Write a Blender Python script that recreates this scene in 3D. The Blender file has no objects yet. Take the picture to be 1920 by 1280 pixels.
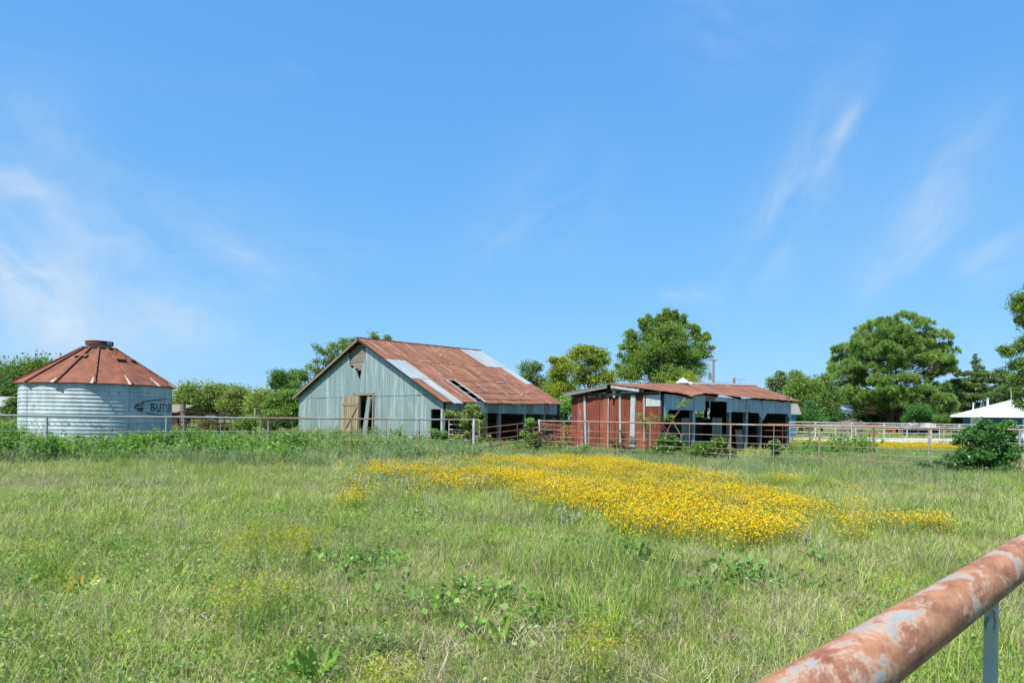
import bpy, bmesh, math, random
import numpy as np
from mathutils import Matrix, Vector, Euler
R = math.radians
random.seed(7)
rng = np.random.default_rng(11)
scene = bpy.context.scene
COL = scene.collection

# ------------------------------------------------------------------ camera
FPX, HC, ROLL = 1280.0, 1.55, 0.0147
cam_data = bpy.data.cameras.new("camera")
cam_data.lens = 24.0
cam_data.sensor_width = 36.0
cam_data.shift_y = 0.076
cam_data.clip_start = 0.02
cam_data.clip_end = 20000
cam_data.dof.use_dof = True
cam_data.dof.focus_distance = 22.0
cam_data.dof.aperture_fstop = 13.0
cam = bpy.data.objects.new("camera", cam_data)
COL.objects.link(cam)
cam.matrix_world = Matrix.Translation((0, 0, HC)) @ Matrix.Rotation(R(90), 4, 'X') @ Matrix.Rotation(ROLL, 4, 'Z')
scene.camera = cam

# ------------------------------------------------------------------ light
SUN_DIR = Vector((-0.627, -0.779, 0)).normalized()
SUN_EL = R(56)
sd = bpy.data.lights.new("sun", 'SUN')
sd.energy = 4.3
sd.angle = R(0.55)
sd.color = (1.0, 0.955, 0.88)
sun = bpy.data.objects.new("sun", sd)
COL.objects.link(sun)
to_sun = Vector((SUN_DIR.x * math.cos(SUN_EL), SUN_DIR.y * math.cos(SUN_EL), math.sin(SUN_EL)))
sun.rotation_euler = to_sun.to_track_quat('Z', 'Y').to_euler()
sun.location = (0, 0, 60)

scene.view_settings.view_transform = 'Standard'
scene.view_settings.look = 'None'
scene.view_settings.exposure = 0.85
scene.view_settings.gamma = 1.0
scene.view_settings.use_curve_mapping = False
scene.cycles.max_bounces = 7
scene.cycles.diffuse_bounces = 3
scene.cycles.transmission_bounces = 4
scene.cycles.transparent_max_bounces = 6
scene.cycles.sample_clamp_indirect = 4.0

# ------------------------------------------------------------------ node helpers
class NT:
    def __init__(self, tree):
        self.t = tree; self.n = tree.nodes; self.l = tree.links
    def node(self, typ, ins=None, **props):
        nd = self.n.new(typ)
        for k, v in props.items():
            setattr(nd, k, v)
        if ins:
            for k, v in ins.items():
                self.put(nd.inputs[k], v)
        return nd
    def put(self, sock, v):
        if isinstance(v, bpy.types.NodeSocket):
            self.l.new(v, sock)
        elif v is not None:
            if hasattr(sock.default_value, '__len__') and not hasattr(v, '__len__'):
                v = (v,) * len(sock.default_value)
            if hasattr(v, '__len__') and len(sock.default_value) == 4 and len(v) == 3:
                v = (*v, 1)
            sock.default_value = v
    def m(self, op, a, b=None, c=None, clamp=False):
        nd = self.n.new('ShaderNodeMath'); nd.operation = op; nd.use_clamp = clamp
        self.put(nd.inputs[0], a)
        if b is not None: self.put(nd.inputs[1], b)
        if c is not None: self.put(nd.inputs[2], c)
        return nd.outputs[0]
    def mix(self, f, a, b, blend='MIX'):
        nd = self.n.new('ShaderNodeMix'); nd.data_type = 'RGBA'; nd.blend_type = blend
        self.put(nd.inputs[0], f)
        self.put(nd.inputs[6], a)
        self.put(nd.inputs[7], b)
        return nd.outputs[2]
    def noise(self, vec, scale, detail=4, rough=0.55, dist=0.0):
        nd = self.n.new('ShaderNodeTexNoise')
        self.put(nd.inputs['Vector'], vec)
        nd.inputs['Scale'].default_value = scale
        nd.inputs['Detail'].default_value = detail
        nd.inputs['Roughness'].default_value = rough
        nd.inputs['Distortion'].default_value = dist
        return nd.outputs[0]
    def ramp(self, f, a, b):
        nd = self.n.new('ShaderNodeMapRange'); nd.interpolation_type = 'SMOOTHSTEP'
        self.put(nd.inputs[0], f)
        nd.inputs[1].default_value = a; nd.inputs[2].default_value = b
        return nd.outputs[0]
    def vscale(self, vec, s, rot=(0, 0, 0), loc=(0, 0, 0)):
        nd = self.n.new('ShaderNodeMapping')
        self.put(nd.inputs[0], vec)
        nd.inputs[1].default_value = loc
        nd.inputs[2].default_value = rot
        nd.inputs[3].default_value = s
        return nd.outputs[0]

MATS = {}
def new_mat(name):
    m = bpy.data.materials.new(name); m.use_nodes = True
    m.node_tree.nodes.clear()
    MATS[name] = m
    return m, NT(m.node_tree)
def finish(nt, shader):
    o = nt.n.new('ShaderNodeOutputMaterial'); nt.l.new(shader, o.inputs[0])
def principled(nt, color, rough=0.7, metal=0.0, bump=None, bstr=0.3, bdist=0.02, spec=0.4):
    p = nt.node('ShaderNodeBsdfPrincipled', {'Base Color': color, 'Roughness': rough, 'Metallic': metal, 'Specular IOR Level': spec})
    if bump is not None:
        b = nt.node('ShaderNodeBump', {'Strength': bstr, 'Distance': bdist, 'Height': bump})
        nt.l.new(b.outputs[0], p.inputs['Normal'])
    return p.outputs[0]
def coords(nt, offset=True):
    tc = nt.n.new('ShaderNodeTexCoord').outputs['Object']
    oi = nt.n.new('ShaderNodeObjectInfo').outputs['Random']
    if offset:
        v = nt.node('ShaderNodeVectorMath', operation='ADD')
        nt.put(v.inputs[0], tc)
        k = nt.m('MULTIPLY', oi, 37.0)
        nt.l.new(k, v.inputs[1])
        return v.outputs[0], oi
    return tc, oi

def mat_galv(name, c1, c2, stretch=(5, 5, 0.5), white=0.5, rustiness=0.0, corr=None, rough=0.42, vary=0.25, metal=0.25):
    m, nt = new_mat(name)
    tc, oi = coords(nt)
    tc0 = nt.n.new('ShaderNodeTexCoord').outputs['Object']
    n1 = nt.noise(nt.vscale(tc, stretch), 1.6, 5, 0.6)
    col = nt.mix(nt.ramp(n1, 0.35, 0.68), c1, c2)
    n2 = nt.noise(nt.vscale(tc0, tuple(s * 1.0 for s in stretch)), 1.1, 4, 0.65)
    wf = nt.m('MULTIPLY', nt.ramp(n2, 0.56, 0.70), white)
    col = nt.mix(wf, col, (0.56, 0.58, 0.57))
    n6 = nt.noise(nt.vscale(tc0, tuple(s * 0.45 for s in stretch)), 1.0, 2, 0.5)
    n7 = nt.noise(nt.vscale(tc0, tuple(s * 2.5 for s in stretch)), 1.0, 5, 0.7)
    col = nt.mix(nt.m('MULTIPLY', nt.m('MULTIPLY', nt.ramp(n6, 0.55, 0.62), nt.ramp(n7, 0.42, 0.62)), white), col, (0.60, 0.63, 0.61))
    n3 = nt.noise(tc, 9.0, 5, 0.7)
    col = nt.mix(nt.m('MULTIPLY', nt.ramp(n3, 0.52, 0.8), 0.45), col, tuple(c * 0.62 for c in c1))
    n5 = nt.noise(nt.vscale(tc, (stretch[0] * 5, stretch[1] * 5, stretch[2] * 5)), 1.0, 5, 0.65)
    nr = nt.noise(tc, 0.8, 2, 0.5)
    rm = nt.m('MULTIPLY', nt.ramp(n5, 0.6, 0.66), nt.ramp(nr, 0.52, 0.6))
    col = nt.mix(nt.m('MULTIPLY', rm, 0.75), col, (0.10, 0.042, 0.02))
    if rustiness > 0:
        n4 = nt.noise(nt.vscale(tc, stretch), 2.3, 6, 0.7)
        col = nt.mix(nt.ramp(n4, 0.62 - 0.25 * rustiness, 0.72 - 0.2 * rustiness), col, (0.20, 0.085, 0.045))
    k = nt.m('ADD', nt.m('MULTIPLY', oi, vary), 1.0 - vary * 0.5)
    hs = nt.node('ShaderNodeHueSaturation', {'Value': k, 'Color': col})
    bump = n3
    if corr:
        w = nt.node('ShaderNodeTexWave', {'Vector': tc0, 'Scale': corr[1], 'Distortion': 0.0}, wave_type='BANDS', bands_direction=corr[0])
        bump = nt.m('ADD', nt.m('MULTIPLY', n3, 0.3), nt.m('MULTIPLY', w.outputs[1], 0.5))
    finish(nt, principled(nt, hs.outputs[0], rough, metal, bump, 0.35, 0.012, 0.4))
    return m

def mat_rust(name, c1, c2, pale, stretch=(5, 5, 0.6), pale_amt=0.5, corr=None, vary=0.25, rough=0.85):
    m, nt = new_mat(name)
    tc, oi = coords(nt)
    tc0 = nt.n.new('ShaderNodeTexCoord').outputs['Object']
    n1 = nt.noise(nt.vscale(tc, stretch), 1.2, 6, 0.62)
    col = nt.mix(nt.ramp(n1, 0.3, 0.7), c1, c2)
    n2 = nt.noise(tc0, 0.9, 5, 0.6)
    col = nt.mix(nt.m('MULTIPLY', nt.ramp(n2, 0.45, 0.7), 0.5), col, tuple(c * 1.3 for c in c2))
    n3 = nt.noise(nt.vscale(tc, tuple(s * 2.2 for s in stretch)), 1.5, 6, 0.7)
    col = nt.mix(nt.m('MULTIPLY', nt.ramp(n3, 0.58, 0.7), pale_amt), col, pale)
    n4 = nt.noise(tc, 22.0, 4, 0.7)
    col = nt.mix(nt.m('MULTIPLY', nt.ramp(n4, 0.4, 0.8), 0.4), col, tuple(c * 0.5 for c in c1))
    k = nt.m('ADD', nt.m('MULTIPLY', oi, vary), 1.0 - vary * 0.5)
    hs = nt.node('ShaderNodeHueSaturation', {'Value': k, 'Color': col})
    bump = n4
    if corr:
        w = nt.node('ShaderNodeTexWave', {'Vector': tc0, 'Scale': corr[1], 'Distortion': 0.0}, wave_type='BANDS', bands_direction=corr[0])
        bump = nt.m('ADD', nt.m('MULTIPLY', n4, 0.25), w.outputs[1])
    finish(nt, principled(nt, hs.outputs[0], rough, 0.0, bump, 0.4, 0.012, 0.25))
    return m

def mat_plain(name, color, rough=0.7, nscale=8.0, namt=0.35, metal=0.0, stretch=(1, 1, 1), vary=0.0, spec=0.4):
    m, nt = new_mat(name)
    tc, oi = coords(nt)
    n = nt.noise(nt.vscale(tc, stretch), nscale, 5, 0.65)
    col = nt.mix(nt.m('MULTIPLY', nt.ramp(n, 0.3, 0.75), namt), color, tuple(c * 0.5 for c in color))
    if vary:
        k = nt.m('ADD', nt.m('MULTIPLY', oi, vary), 1.0 - vary * 0.5)
        col = nt.node('ShaderNodeHueSaturation', {'Value': k, 'Color': col}).outputs[0]
    finish(nt, principled(nt, col, rough, metal, n, 0.25, 0.01, spec))
    return m

def mat_leaf(name, dark, light, alt=None, alt_amt=0.0, trans=0.3, patch=0.6, rough=0.45, inst=False, spec=0.3, k=1.0):
    """foliage: colour differs leaf by leaf and clump by clump"""
    if k != 1.0:
        dark, light = tuple(c * k for c in dark), tuple(c * k for c in light)
        alt = tuple(c * k for c in alt) if alt else None
    m, nt = new_mat(name)
    geo = nt.n.new('ShaderNodeNewGeometry')
    isl = geo.outputs['Random Per Island']
    n = nt.noise(geo.outputs['Position'], patch, 3, 0.6)
    f = nt.m('ADD', nt.m('MULTIPLY', isl, 0.55), nt.m('MULTIPLY', nt.ramp(n, 0.3, 0.7), 0.45))
    col = nt.mix(f, dark, light)
    if alt:
        r2 = nt.m('FRACT', nt.m('MULTIPLY', isl, 17.31))
        n2 = nt.noise(geo.outputs['Position'], patch * 1.7, 2, 0.5)
        g = nt.m('ADD', nt.m('MULTIPLY', r2, 0.6), nt.m('MULTIPLY', nt.ramp(n2, 0.3, 0.7), 0.4))
        col = nt.mix(nt.m('GREATER_THAN', g, 1.0 - alt_amt), col, alt)
    if inst:
        oi = nt.n.new('ShaderNodeObjectInfo').outputs['Random']
        col = nt.node('ShaderNodeHueSaturation', {'Value': nt.m('ADD', nt.m('MULTIPLY', oi, 0.5), 0.75),
                                                  'Hue': nt.m('ADD', nt.m('MULTIPLY', nt.m('FRACT', nt.m('MULTIPLY', oi, 7.7)), 0.03), 0.485), 'Color': col}).outputs[0]
    p = nt.node('ShaderNodeBsdfPrincipled', {'Base Color': col, 'Roughness': rough, 'Specular IOR Level': spec})
    tcol = nt.node('ShaderNodeHueSaturation', {'Hue': 0.485, 'Saturation': 1.05, 'Value': 1.25, 'Color': col})
    t = nt.node('ShaderNodeBsdfTranslucent', {'Color': tcol.outputs[0]})
    mx = nt.node('ShaderNodeMixShader', {0: trans, 1: p.outputs[0], 2: t.outputs[0]})
    finish(nt, mx.outputs[0])
    return m

# ------------------------------------------------------------------ sky
world = bpy.data.worlds.new("World")
scene.world = world
world.use_nodes = True
W = NT(world.node_tree); W.n.clear()
sky = W.node('ShaderNodeTexSky', sky_type='NISHITA')
sky.sun_disc = False
sky.sun_elevation = SUN_EL
sky.sun_rotation = math.atan2(SUN_DIR.x, SUN_DIR.y)
sky.altitude = 250
sky.air_density = 1.0
sky.dust_density = 0.35
sky.ozone_density = 2.2
gen = W.n.new('ShaderNodeTexCoord').outputs['Generated']
sx = W.node('ShaderNodeSeparateXYZ', {0: gen})
az = W.m('ARCTAN2', sx.outputs[0], sx.outputs[1])
el = W.m('ARCSINE', sx.outputs[2])
def wisp(px0, py0, px1, py1, width, amt, seed, grain=16.0):
    """one feathery cirrus streak between two directions of the sky"""
    def ae(px, py):
        a = math.atan((px - 960) / FPX); return a, math.atan((786 - py) / FPX * math.cos(a))
    a0, e0 = ae(px0, py0); a1, e1 = ae(px1, py1)
    L = math.hypot(a1 - a0, e1 - e0); c, s = (a1 - a0) / L, (e1 - e0) / L
    am, em = (a0 + a1) / 2, (e0 + e1) / 2
    da = W.m('SUBTRACT', az, am); de = W.m('SUBTRACT', el, em)
    p = W.m('ADD', W.m('MULTIPLY', da, c), W.m('MULTIPLY', de, s))
    q = W.m('SUBTRACT', W.m('MULTIPLY', de, c), W.m('MULTIPLY', da, s))
    v = W.node('ShaderNodeCombineXYZ', {0: p, 1: q, 2: seed}).outputs[0]
    wob = W.noise(v, 6.0, 3, 0.6)
    q2 = W.m('ADD', q, W.m('MULTIPLY', W.m('SUBTRACT', wob, 0.5), width * 1.6))
    g = W.m('EXPONENT', W.m('MULTIPLY', -1.0, W.m('ADD', W.m('POWER', W.m('ABSOLUTE', W.m('DIVIDE', p, L * 0.5)), 2.6),
                                                   W.m('POWER', W.m('ABSOLUTE', W.m('DIVIDE', q2, width)), 1.8))))
    v2 = W.node('ShaderNodeCombineXYZ', {0: W.m('MULTIPLY', p, 0.35), 1: q2, 2: seed}).outputs[0]
    n = W.noise(v2, grain, 6, 0.62, 0.7)
    return W.m('MULTIPLY', W.m('MULTIPLY', g, W.ramp(n, 0.3, 0.75)), amt)
wl = [wisp(1600, 150, 1385, 540, 0.035, 0.36, 1.0), wisp(1600, 180, 1530, 320, 0.012, 0.35, 2.0),
      wisp(1840, 210, 1640, 540, 0.030, 0.36, 3.0), wisp(1920, 420, 1800, 520, 0.03, 0.3, 4.0),
      wisp(-60, 430, 170, 680, 0.035, 0.62, 5.0, 14.0), wisp(-300, 300, 560, 560, 0.10, 0.30, 6.0, 11.0), wisp(-80, 300, 140, 430, 0.025, 0.45, 15.0, 16.0), wisp(60, 520, 330, 600, 0.03, 0.3, 16.0, 14.0),
      wisp(-200, 640, 520, 640, 0.07, 0.35, 7.0, 5.0), wisp(1240, 545, 1340, 545, 0.012, 0.4, 8.0),
      wisp(830, 520, 1130, 300, 0.06, 0.14, 9.0), wisp(1200, 60, 1500, 20, 0.05, 0.12, 10.0),
      wisp(-40, 160, 60, 330, 0.06, 0.3, 12.0, 7.0), wisp(370, 430, 530, 550, 0.022, 0.30, 13.0),
      wisp(1450, 640, 1950, 380, 0.12, 0.16, 14.0, 6.0)]
tot = wl[0]
for w_ in wl[1:]:
    tot = W.m('ADD', tot, w_)
gv = W.vscale(gen, (2, 2, 5))
gen_c = W.m('MULTIPLY', W.ramp(W.noise(gv, 1.3, 7, 0.6, 1.2), 0.56, 0.9), 0.12)
tot = W.m('ADD', tot, gen_c, clamp=True)
sep = W.node('ShaderNodeSeparateColor', {0: sky.outputs[0]})
STR = 0.12
chan = [W.m('MULTIPLY', W.m('POWER', sep.outputs[i], g_), a_ / STR) for i, (g_, a_) in enumerate(((0.62, 0.0715), (0.404, 0.1785), (0.22, 0.373)))]
tinted = W.node('ShaderNodeCombineColor', {0: chan[0], 1: chan[1], 2: chan[2]}).outputs[0]
sky_col = W.mix(tot, tinted, (3.7, 4.05, 4.35))
SKYCOL = sky_col
bg = W.node('ShaderNodeBackground', {'Color': sky_col, 'Strength': STR})
wo = W.n.new('ShaderNodeOutputWorld'); W.l.new(bg.outputs[0], wo.inputs[0])

# ------------------------------------------------------------------ geometry helpers
def Pix(px, py, d):
    """point seen at photo pixel (px, py) at forward distance d"""
    dx, dy = px - 960, py - 786
    c, s = math.cos(ROLL), math.sin(ROLL)
    u = dx * c + dy * s; v = -dx * s + dy * c
    return Vector((u / FPX * d, d, HC - v / FPX * d))
def Gnd(px, py, z=0.0):
    dx, dy = px - 960, py - 786
    c, s = math.cos(ROLL), math.sin(ROLL)
    u = dx * c + dy * s; v = -dx * s + dy * c
    d = (HC - z) * FPX / v
    return Vector((u / FPX * d, d, z))

def tag(o, label=None, cat=None, group=None, kind=None):
    if label: o['label'] = label
    if cat: o['category'] = cat
    if group: o['group'] = group
    if kind: o['kind'] = kind
    return o
def empty(name, loc=(0, 0, 0), rz=0.0, label=None, cat=None, group=None):
    o = bpy.data.objects.new(name, None); COL.objects.link(o)
    o.empty_display_size = 0.3
    o.location = loc; o.rotation_euler = (0, 0, rz)
    return tag(o, label, cat, group)

class MB:
    def __init__(self): self.v = []; self.f = []; self.smooth = []
    def add(self, vs, fs, smooth=False):
        b = len(self.v); self.v += [tuple(p) for p in vs]
        self.f += [tuple(i + b for i in f) for f in fs]; self.smooth += [smooth] * len(fs)
        return self
    def box(self, c, s, rot=None):
        vs = [Vector((x * s[0] / 2, y * s[1] / 2, z * s[2] / 2)) for x in (-1, 1) for y in (-1, 1) for z in (-1, 1)]
        if rot is not None: vs = [rot @ p for p in vs]
        vs = [p + Vector(c) for p in vs]
        return self.add(vs, [(0, 1, 3, 2), (4, 6, 7, 5), (0, 4, 5, 1), (2, 3, 7, 6), (0, 2, 6, 4), (1, 5, 7, 3)])
    def span(self, a, b):
        a, b = Vector(a), Vector(b)
        return self.box((a + b) / 2, tuple(abs(x) for x in (b - a)))
    def beam(self, p0, p1, w, h, up=Vector((0, 0, 1))):
        p0, p1 = Vector(p0), Vector(p1); d = (p1 - p0); L = d.length; d.normalize()
        s = d.cross(up)
        if s.length < 1e-4: s = d.cross(Vector((1, 0, 0)))
        s.normalize(); t = s.cross(d)
        vs = [p + s * a * w / 2 + t * b * h / 2 for p in (p0, p1) for a, b in ((-1, -1), (1, -1), (1, 1), (-1, 1))]
        return self.add(vs, [(3, 2, 1, 0), (4, 5, 6, 7), (0, 1, 5, 4), (1, 2, 6, 5), (2, 3, 7, 6), (3, 0, 4, 7)])
    def tube(self, pts, rad, n=8, cap=True):
        pts = [Vector(p) for p in pts]; m = len(pts)
        if not hasattr(rad, '__len__'): rad = [rad] * m
        vs = []; ref = None
        for i, p in enumerate(pts):
            d = (pts[min(i + 1, m - 1)] - pts[max(i - 1, 0)]).normalized()
            if ref is None:
                ref = d.cross(Vector((0, 0, 1)))
                if ref.length < 0.05: ref = d.cross(Vector((1, 0, 0)))
            a = (ref - d * ref.dot(d)).normalized(); ref = a; b = d.cross(a)
            vs += [p + (a * math.cos(2 * math.pi * k / n) + b * math.sin(2 * math.pi * k / n)) * rad[i] for k in range(n)]
        fs = [(i * n + k, i * n + (k + 1) % n, (i + 1) * n + (k + 1) % n, (i + 1) * n + k) for i in range(m - 1) for k in range(n)]
        self.add(vs, fs, True)
        if cap:
            self.add(vs[:n], [tuple(range(n))[::-1]]); self.add(vs[-n:], [tuple(range(n))])
        return self
    def lathe(self, prof, n=32, c=(0, 0, 0), smooth=True):
        c = Vector(c)
        vs = [c + Vector((r * math.cos(2 * math.pi * k / n), r * math.sin(2 * math.pi * k / n), z)) for r, z in prof for k in range(n)]
        fs = [(i * n + k, i * n + (k + 1) % n, (i + 1) * n + (k + 1) % n, (i + 1) * n + k) for i in range(len(prof) - 1) for k in range(n)]
        return self.add(vs, fs, smooth)
    def prism(self, poly, f0, f1):
        """poly: 2D points, f0/f1 map them to the front and back face"""
        n = len(poly); a = [f0(*p) for p in poly]; b = [f1(*p) for p in poly]
        self.add(a + b, [tuple(range(n)), tuple(range(2 * n - 1, n - 1, -1))] + [((i + 1) % n, i, i + n, (i + 1) % n + n) for i in range(n)])
        return self
    def build(self, name, mat, parent=None, loc=None):
        me = bpy.data.meshes.new(name); me.from_pydata(self.v, [], self.f)
        me.polygons.foreach_set('use_smooth', self.smooth); me.update()
        me.materials.append(mat)
        o = bpy.data.objects.new(name, me); COL.objects.link(o)
        if parent: o.parent = parent
        if loc: o.location = loc
        return o

def np_quads(name, Q, mat, parent=None, mats=None, midx=None):
    """Q: (N,4,3) array of quads as one mesh object"""
    N = Q.shape[0]
    me = bpy.data.meshes.new(name)
    me.vertices.add(4 * N); me.vertices.foreach_set('co', Q.reshape(-1).astype(np.float32))
    me.loops.add(4 * N); me.loops.foreach_set('vertex_index', np.arange(4 * N, dtype=np.int32))
    me.polygons.add(N); me.polygons.foreach_set('loop_start', np.arange(0, 4 * N, 4, dtype=np.int32))
    me.update(calc_edges=True)
    for m_ in (mats or [mat]): me.materials.append(m_)
    if midx is not None: me.polygons.foreach_set('material_index', midx.astype(np.int32))
    me.validate()
    if name.startswith('_'): return me
    o = bpy.data.objects.new(name, me); COL.objects.link(o)
    if parent: o.parent = parent
    return o
def unit(a): return a / np.maximum(np.linalg.norm(a, axis=-1, keepdims=True), 1e-9)
def leaf_quads(P, size, aspect=0.5, up=0.3, rg=rng, droop=0.0, dirs=None):
    """leaf-shaped folded quads at points P"""
    N = len(P)
    d = rg.normal(size=(N, 3)) if dirs is None else dirs + rg.normal(size=(N, 3)) * 0.5
    d[:, 2] -= droop; d = unit(d)
    nrm = rg.normal(size=(N, 3)); nrm[:, 2] += up * 3
    s = unit(np.cross(d, nrm)); n2 = np.cross(s, d)
    L = (size * rg.uniform(0.6, 1.3, N))[:, None]; Wd = L * aspect * 0.5
    a = P - d * L * 0.5; c = P + d * L * 0.5
    b = P + s * Wd + n2 * Wd * 0.35; e = P - s * Wd + n2 * Wd * 0.35
    return np.stack([a, b, c, e], 1)
# ------------------------------------------------------------------ materials
M_GALV = mat_galv('galvanised_wall', (0.205, 0.275, 0.265), (0.275, 0.35, 0.335), (5, 5, 0.35), 0.55, 0.0, ('Y', 4.5), vary=0.12)
M_GALV_HEAD = mat_galv('galvanised_header', (0.20, 0.27, 0.29), (0.30, 0.38, 0.40), (4, 4, 0.4), 0.25, 0.0, ('X', 4.5), vary=0.3)
M_HEAD_BROWN = mat_galv('stained_header_and_shade', (0.20, 0.17, 0.14), (0.30, 0.28, 0.25), (4, 4, 0.4), 0.1, 0.25, ('X', 4.5))  # brown barn headers; on the shed partition it paints in interior shade
M_ROOF_GALV = mat_galv('galvanised_roof', (0.25, 0.30, 0.30), (0.37, 0.41, 0.40), (5, 0.35, 0.35), 0.3, 0.0, ('X', 6.0), vary=0.12, rough=0.5, metal=0.1)
M_ROOF_RUST = mat_rust('rusted_roof', (0.145, 0.060, 0.034), (0.265, 0.118, 0.066), (0.56, 0.40, 0.30), (6, 0.4, 0.4), 0.9, ('X', 6.0), vary=0.22)
M_BIN = mat_galv('galvanised_bin', (0.31, 0.37, 0.38), (0.47, 0.53, 0.54), (1.2, 1.2, 0.6), 0.35, 0.0, None, rough=0.5, vary=0.0, metal=0.05)
M_BINRUST = mat_rust('rusted_bin_roof', (0.155, 0.058, 0.034), (0.25, 0.098, 0.056), (0.50, 0.28, 0.18), (1.5, 1.5, 1.0), 0.12, None, vary=0.12)
M_BINRIB = mat_rust('rusted_rib', (0.13, 0.045, 0.03), (0.30, 0.11, 0.055), (0.6, 0.4, 0.28), (2, 2, 2), 0.3)
M_FLASH = mat_plain('bleached_flashing', (0.62, 0.60, 0.54), 0.6, 6.0, 0.5)
M_TANEDGE = mat_plain('bleached_rust_edge', (0.46, 0.31, 0.22), 0.7, 9.0, 0.6)
M_DARKRUST = mat_rust('dark_rust', (0.045, 0.022, 0.018), (0.16, 0.055, 0.035), (0.4, 0.3, 0.25), (3, 3, 3), 0.15)
M_SHEDRUST = mat_rust('rusted_tin', (0.13, 0.034, 0.020), (0.24, 0.066, 0.038), (0.60, 0.36, 0.25), (7, 7, 0.45), 0.45, vary=0.3)
M_SHEDRUST2 = mat_rust('streaked_rusted_tin', (0.17, 0.05, 0.028), (0.30, 0.095, 0.055), (0.66, 0.45, 0.34), (9, 9, 0.3), 0.85, vary=0.2)
M_SHEDGALV = mat_galv('galvanised_shed', (0.24, 0.34, 0.37), (0.36, 0.46, 0.49), (5, 5, 0.4), 0.3, 0.28, ('X', 4.5), vary=0.2)
M_SHEDTOP = mat_galv('pale_tin', (0.42, 0.47, 0.46), (0.55, 0.60, 0.58), (7, 7, 0.4), 0.3, 0.0, vary=0.1)
M_WHITEPOST = mat_galv('pale_post', (0.36, 0.40, 0.385), (0.52, 0.55, 0.52), (4, 4, 1.2), 0.6, 0.12, vary=0.1)
M_WOOD = mat_plain('weathered_wood', (0.25, 0.21, 0.165), 0.9, 5.0, 0.7, 0, (6, 6, 0.7), 0.35, 0.2)
M_WOODH = mat_plain('weathered_boards', (0.25, 0.23, 0.20), 0.9, 5.0, 0.7, 0, (6, 0.7, 6), 0.5, 0.2)
M_DOOR = mat_plain('tan_door_boards', (0.31, 0.25, 0.17), 0.85, 5.0, 0.75, 0, (6, 6, 0.6), 0.55, 0.2)
M_OLDWOOD_SHADE = mat_plain('old_wood_and_shade', (0.05, 0.04, 0.034), 0.95, 6.0, 0.5, 0, (6, 6, 0.8), 0.4, 0.1)  # old timber; on the shed's inner sheets it stands in for shade
M_WHITE = mat_plain('white_paint', (0.78, 0.78, 0.76), 0.5, 4.0, 0.12)
M_WHITEROOF = mat_plain('white_metal_roof', (0.80, 0.80, 0.79), 0.45, 2.0, 0.05)
M_BLUE = mat_plain('blue_siding', (0.035, 0.12, 0.22), 0.6, 4.0, 0.2)
M_BLUEBOX = mat_plain('dark_blue_paint', (0.015, 0.05, 0.14), 0.5, 4.0, 0.2)
def mat_faded():
    m, nt = new_mat('faded_black_paint')
    tc = nt.n.new('ShaderNodeTexCoord').outputs['Object']
    f = nt.ramp(nt.noise(nt.vscale(tc, (3, 3, 1.5)), 2.6, 6, 0.75), 0.50, 0.62)
    finish(nt, principled(nt, nt.mix(f, (0.035, 0.045, 0.05), (0.28, 0.33, 0.34)), 0.8))
    return m
M_BLACK = mat_faded()
M_GATERED = mat_rust('red_gate_paint', (0.25, 0.055, 0.035), (0.42, 0.12, 0.08), (0.55, 0.3, 0.25), (3, 3, 3), 0.3)
M_GATEBROWN = mat_rust('brown_gate_pipe', (0.12, 0.05, 0.035), (0.27, 0.11, 0.075), (0.5, 0.35, 0.3), (3, 3, 3), 0.3)
M_WHITEPIPE = mat_rust('white_rusting_pipe', (0.42, 0.41, 0.38), (0.56, 0.54, 0.50), (0.30, 0.13, 0.08), (0.8, 0.8, 0.8), 0.9, vary=0.1, rough=0.6)
M_GREYPIPE = mat_galv('grey_steel_pipe', (0.16, 0.20, 0.21), (0.26, 0.30, 0.31), (2, 2, 2), 0.2, 0.1, vary=0.2)
M_ORANGE = mat_plain('orange_brown_wood', (0.42, 0.17, 0.06), 0.7, 3.0, 0.3)
M_GREY = mat_plain('grey_siding', (0.32, 0.31, 0.30), 0.8, 3.0, 0.3)
M_MAROON = mat_plain('maroon_boards', (0.08, 0.02, 0.02), 0.8, 3.0, 0.3)
M_TAN = mat_plain('tan_panel', (0.42, 0.30, 0.24), 0.8, 3.0, 0.4)
M_GLASS = mat_plain('dark_window_glass', (0.04, 0.05, 0.06), 0.12, 2.0, 0.1, 0, (1, 1, 1), 0, 0.8)
M_SILVER = mat_plain('silver_car_paint', (0.45, 0.48, 0.5), 0.3, 2.0, 0.1, 0.4)
M_TYRE = mat_plain('black_rubber', (0.02, 0.02, 0.02), 0.8, 5.0, 0.3)
M_BARK = mat_plain('bark', (0.11, 0.085, 0.065), 0.95, 6.0, 0.6, 0, (3, 3, 0.8), 0, 0.1)
M_PINEBARK = mat_plain('pine_bark', (0.13, 0.085, 0.06), 0.95, 4.0, 0.6, 0, (2, 2, 0.8), 0, 0.1)
M_STEM = mat_plain('green_stem', (0.12, 0.16, 0.06), 0.8, 8.0, 0.3)
M_REDSTEM = mat_plain('red_stem', (0.26, 0.08, 0.07), 0.7, 10.0, 0.5)
M_PALESTEM = mat_plain('bleached_stem', (0.42, 0.33, 0.28), 0.8, 10.0, 0.4)

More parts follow.
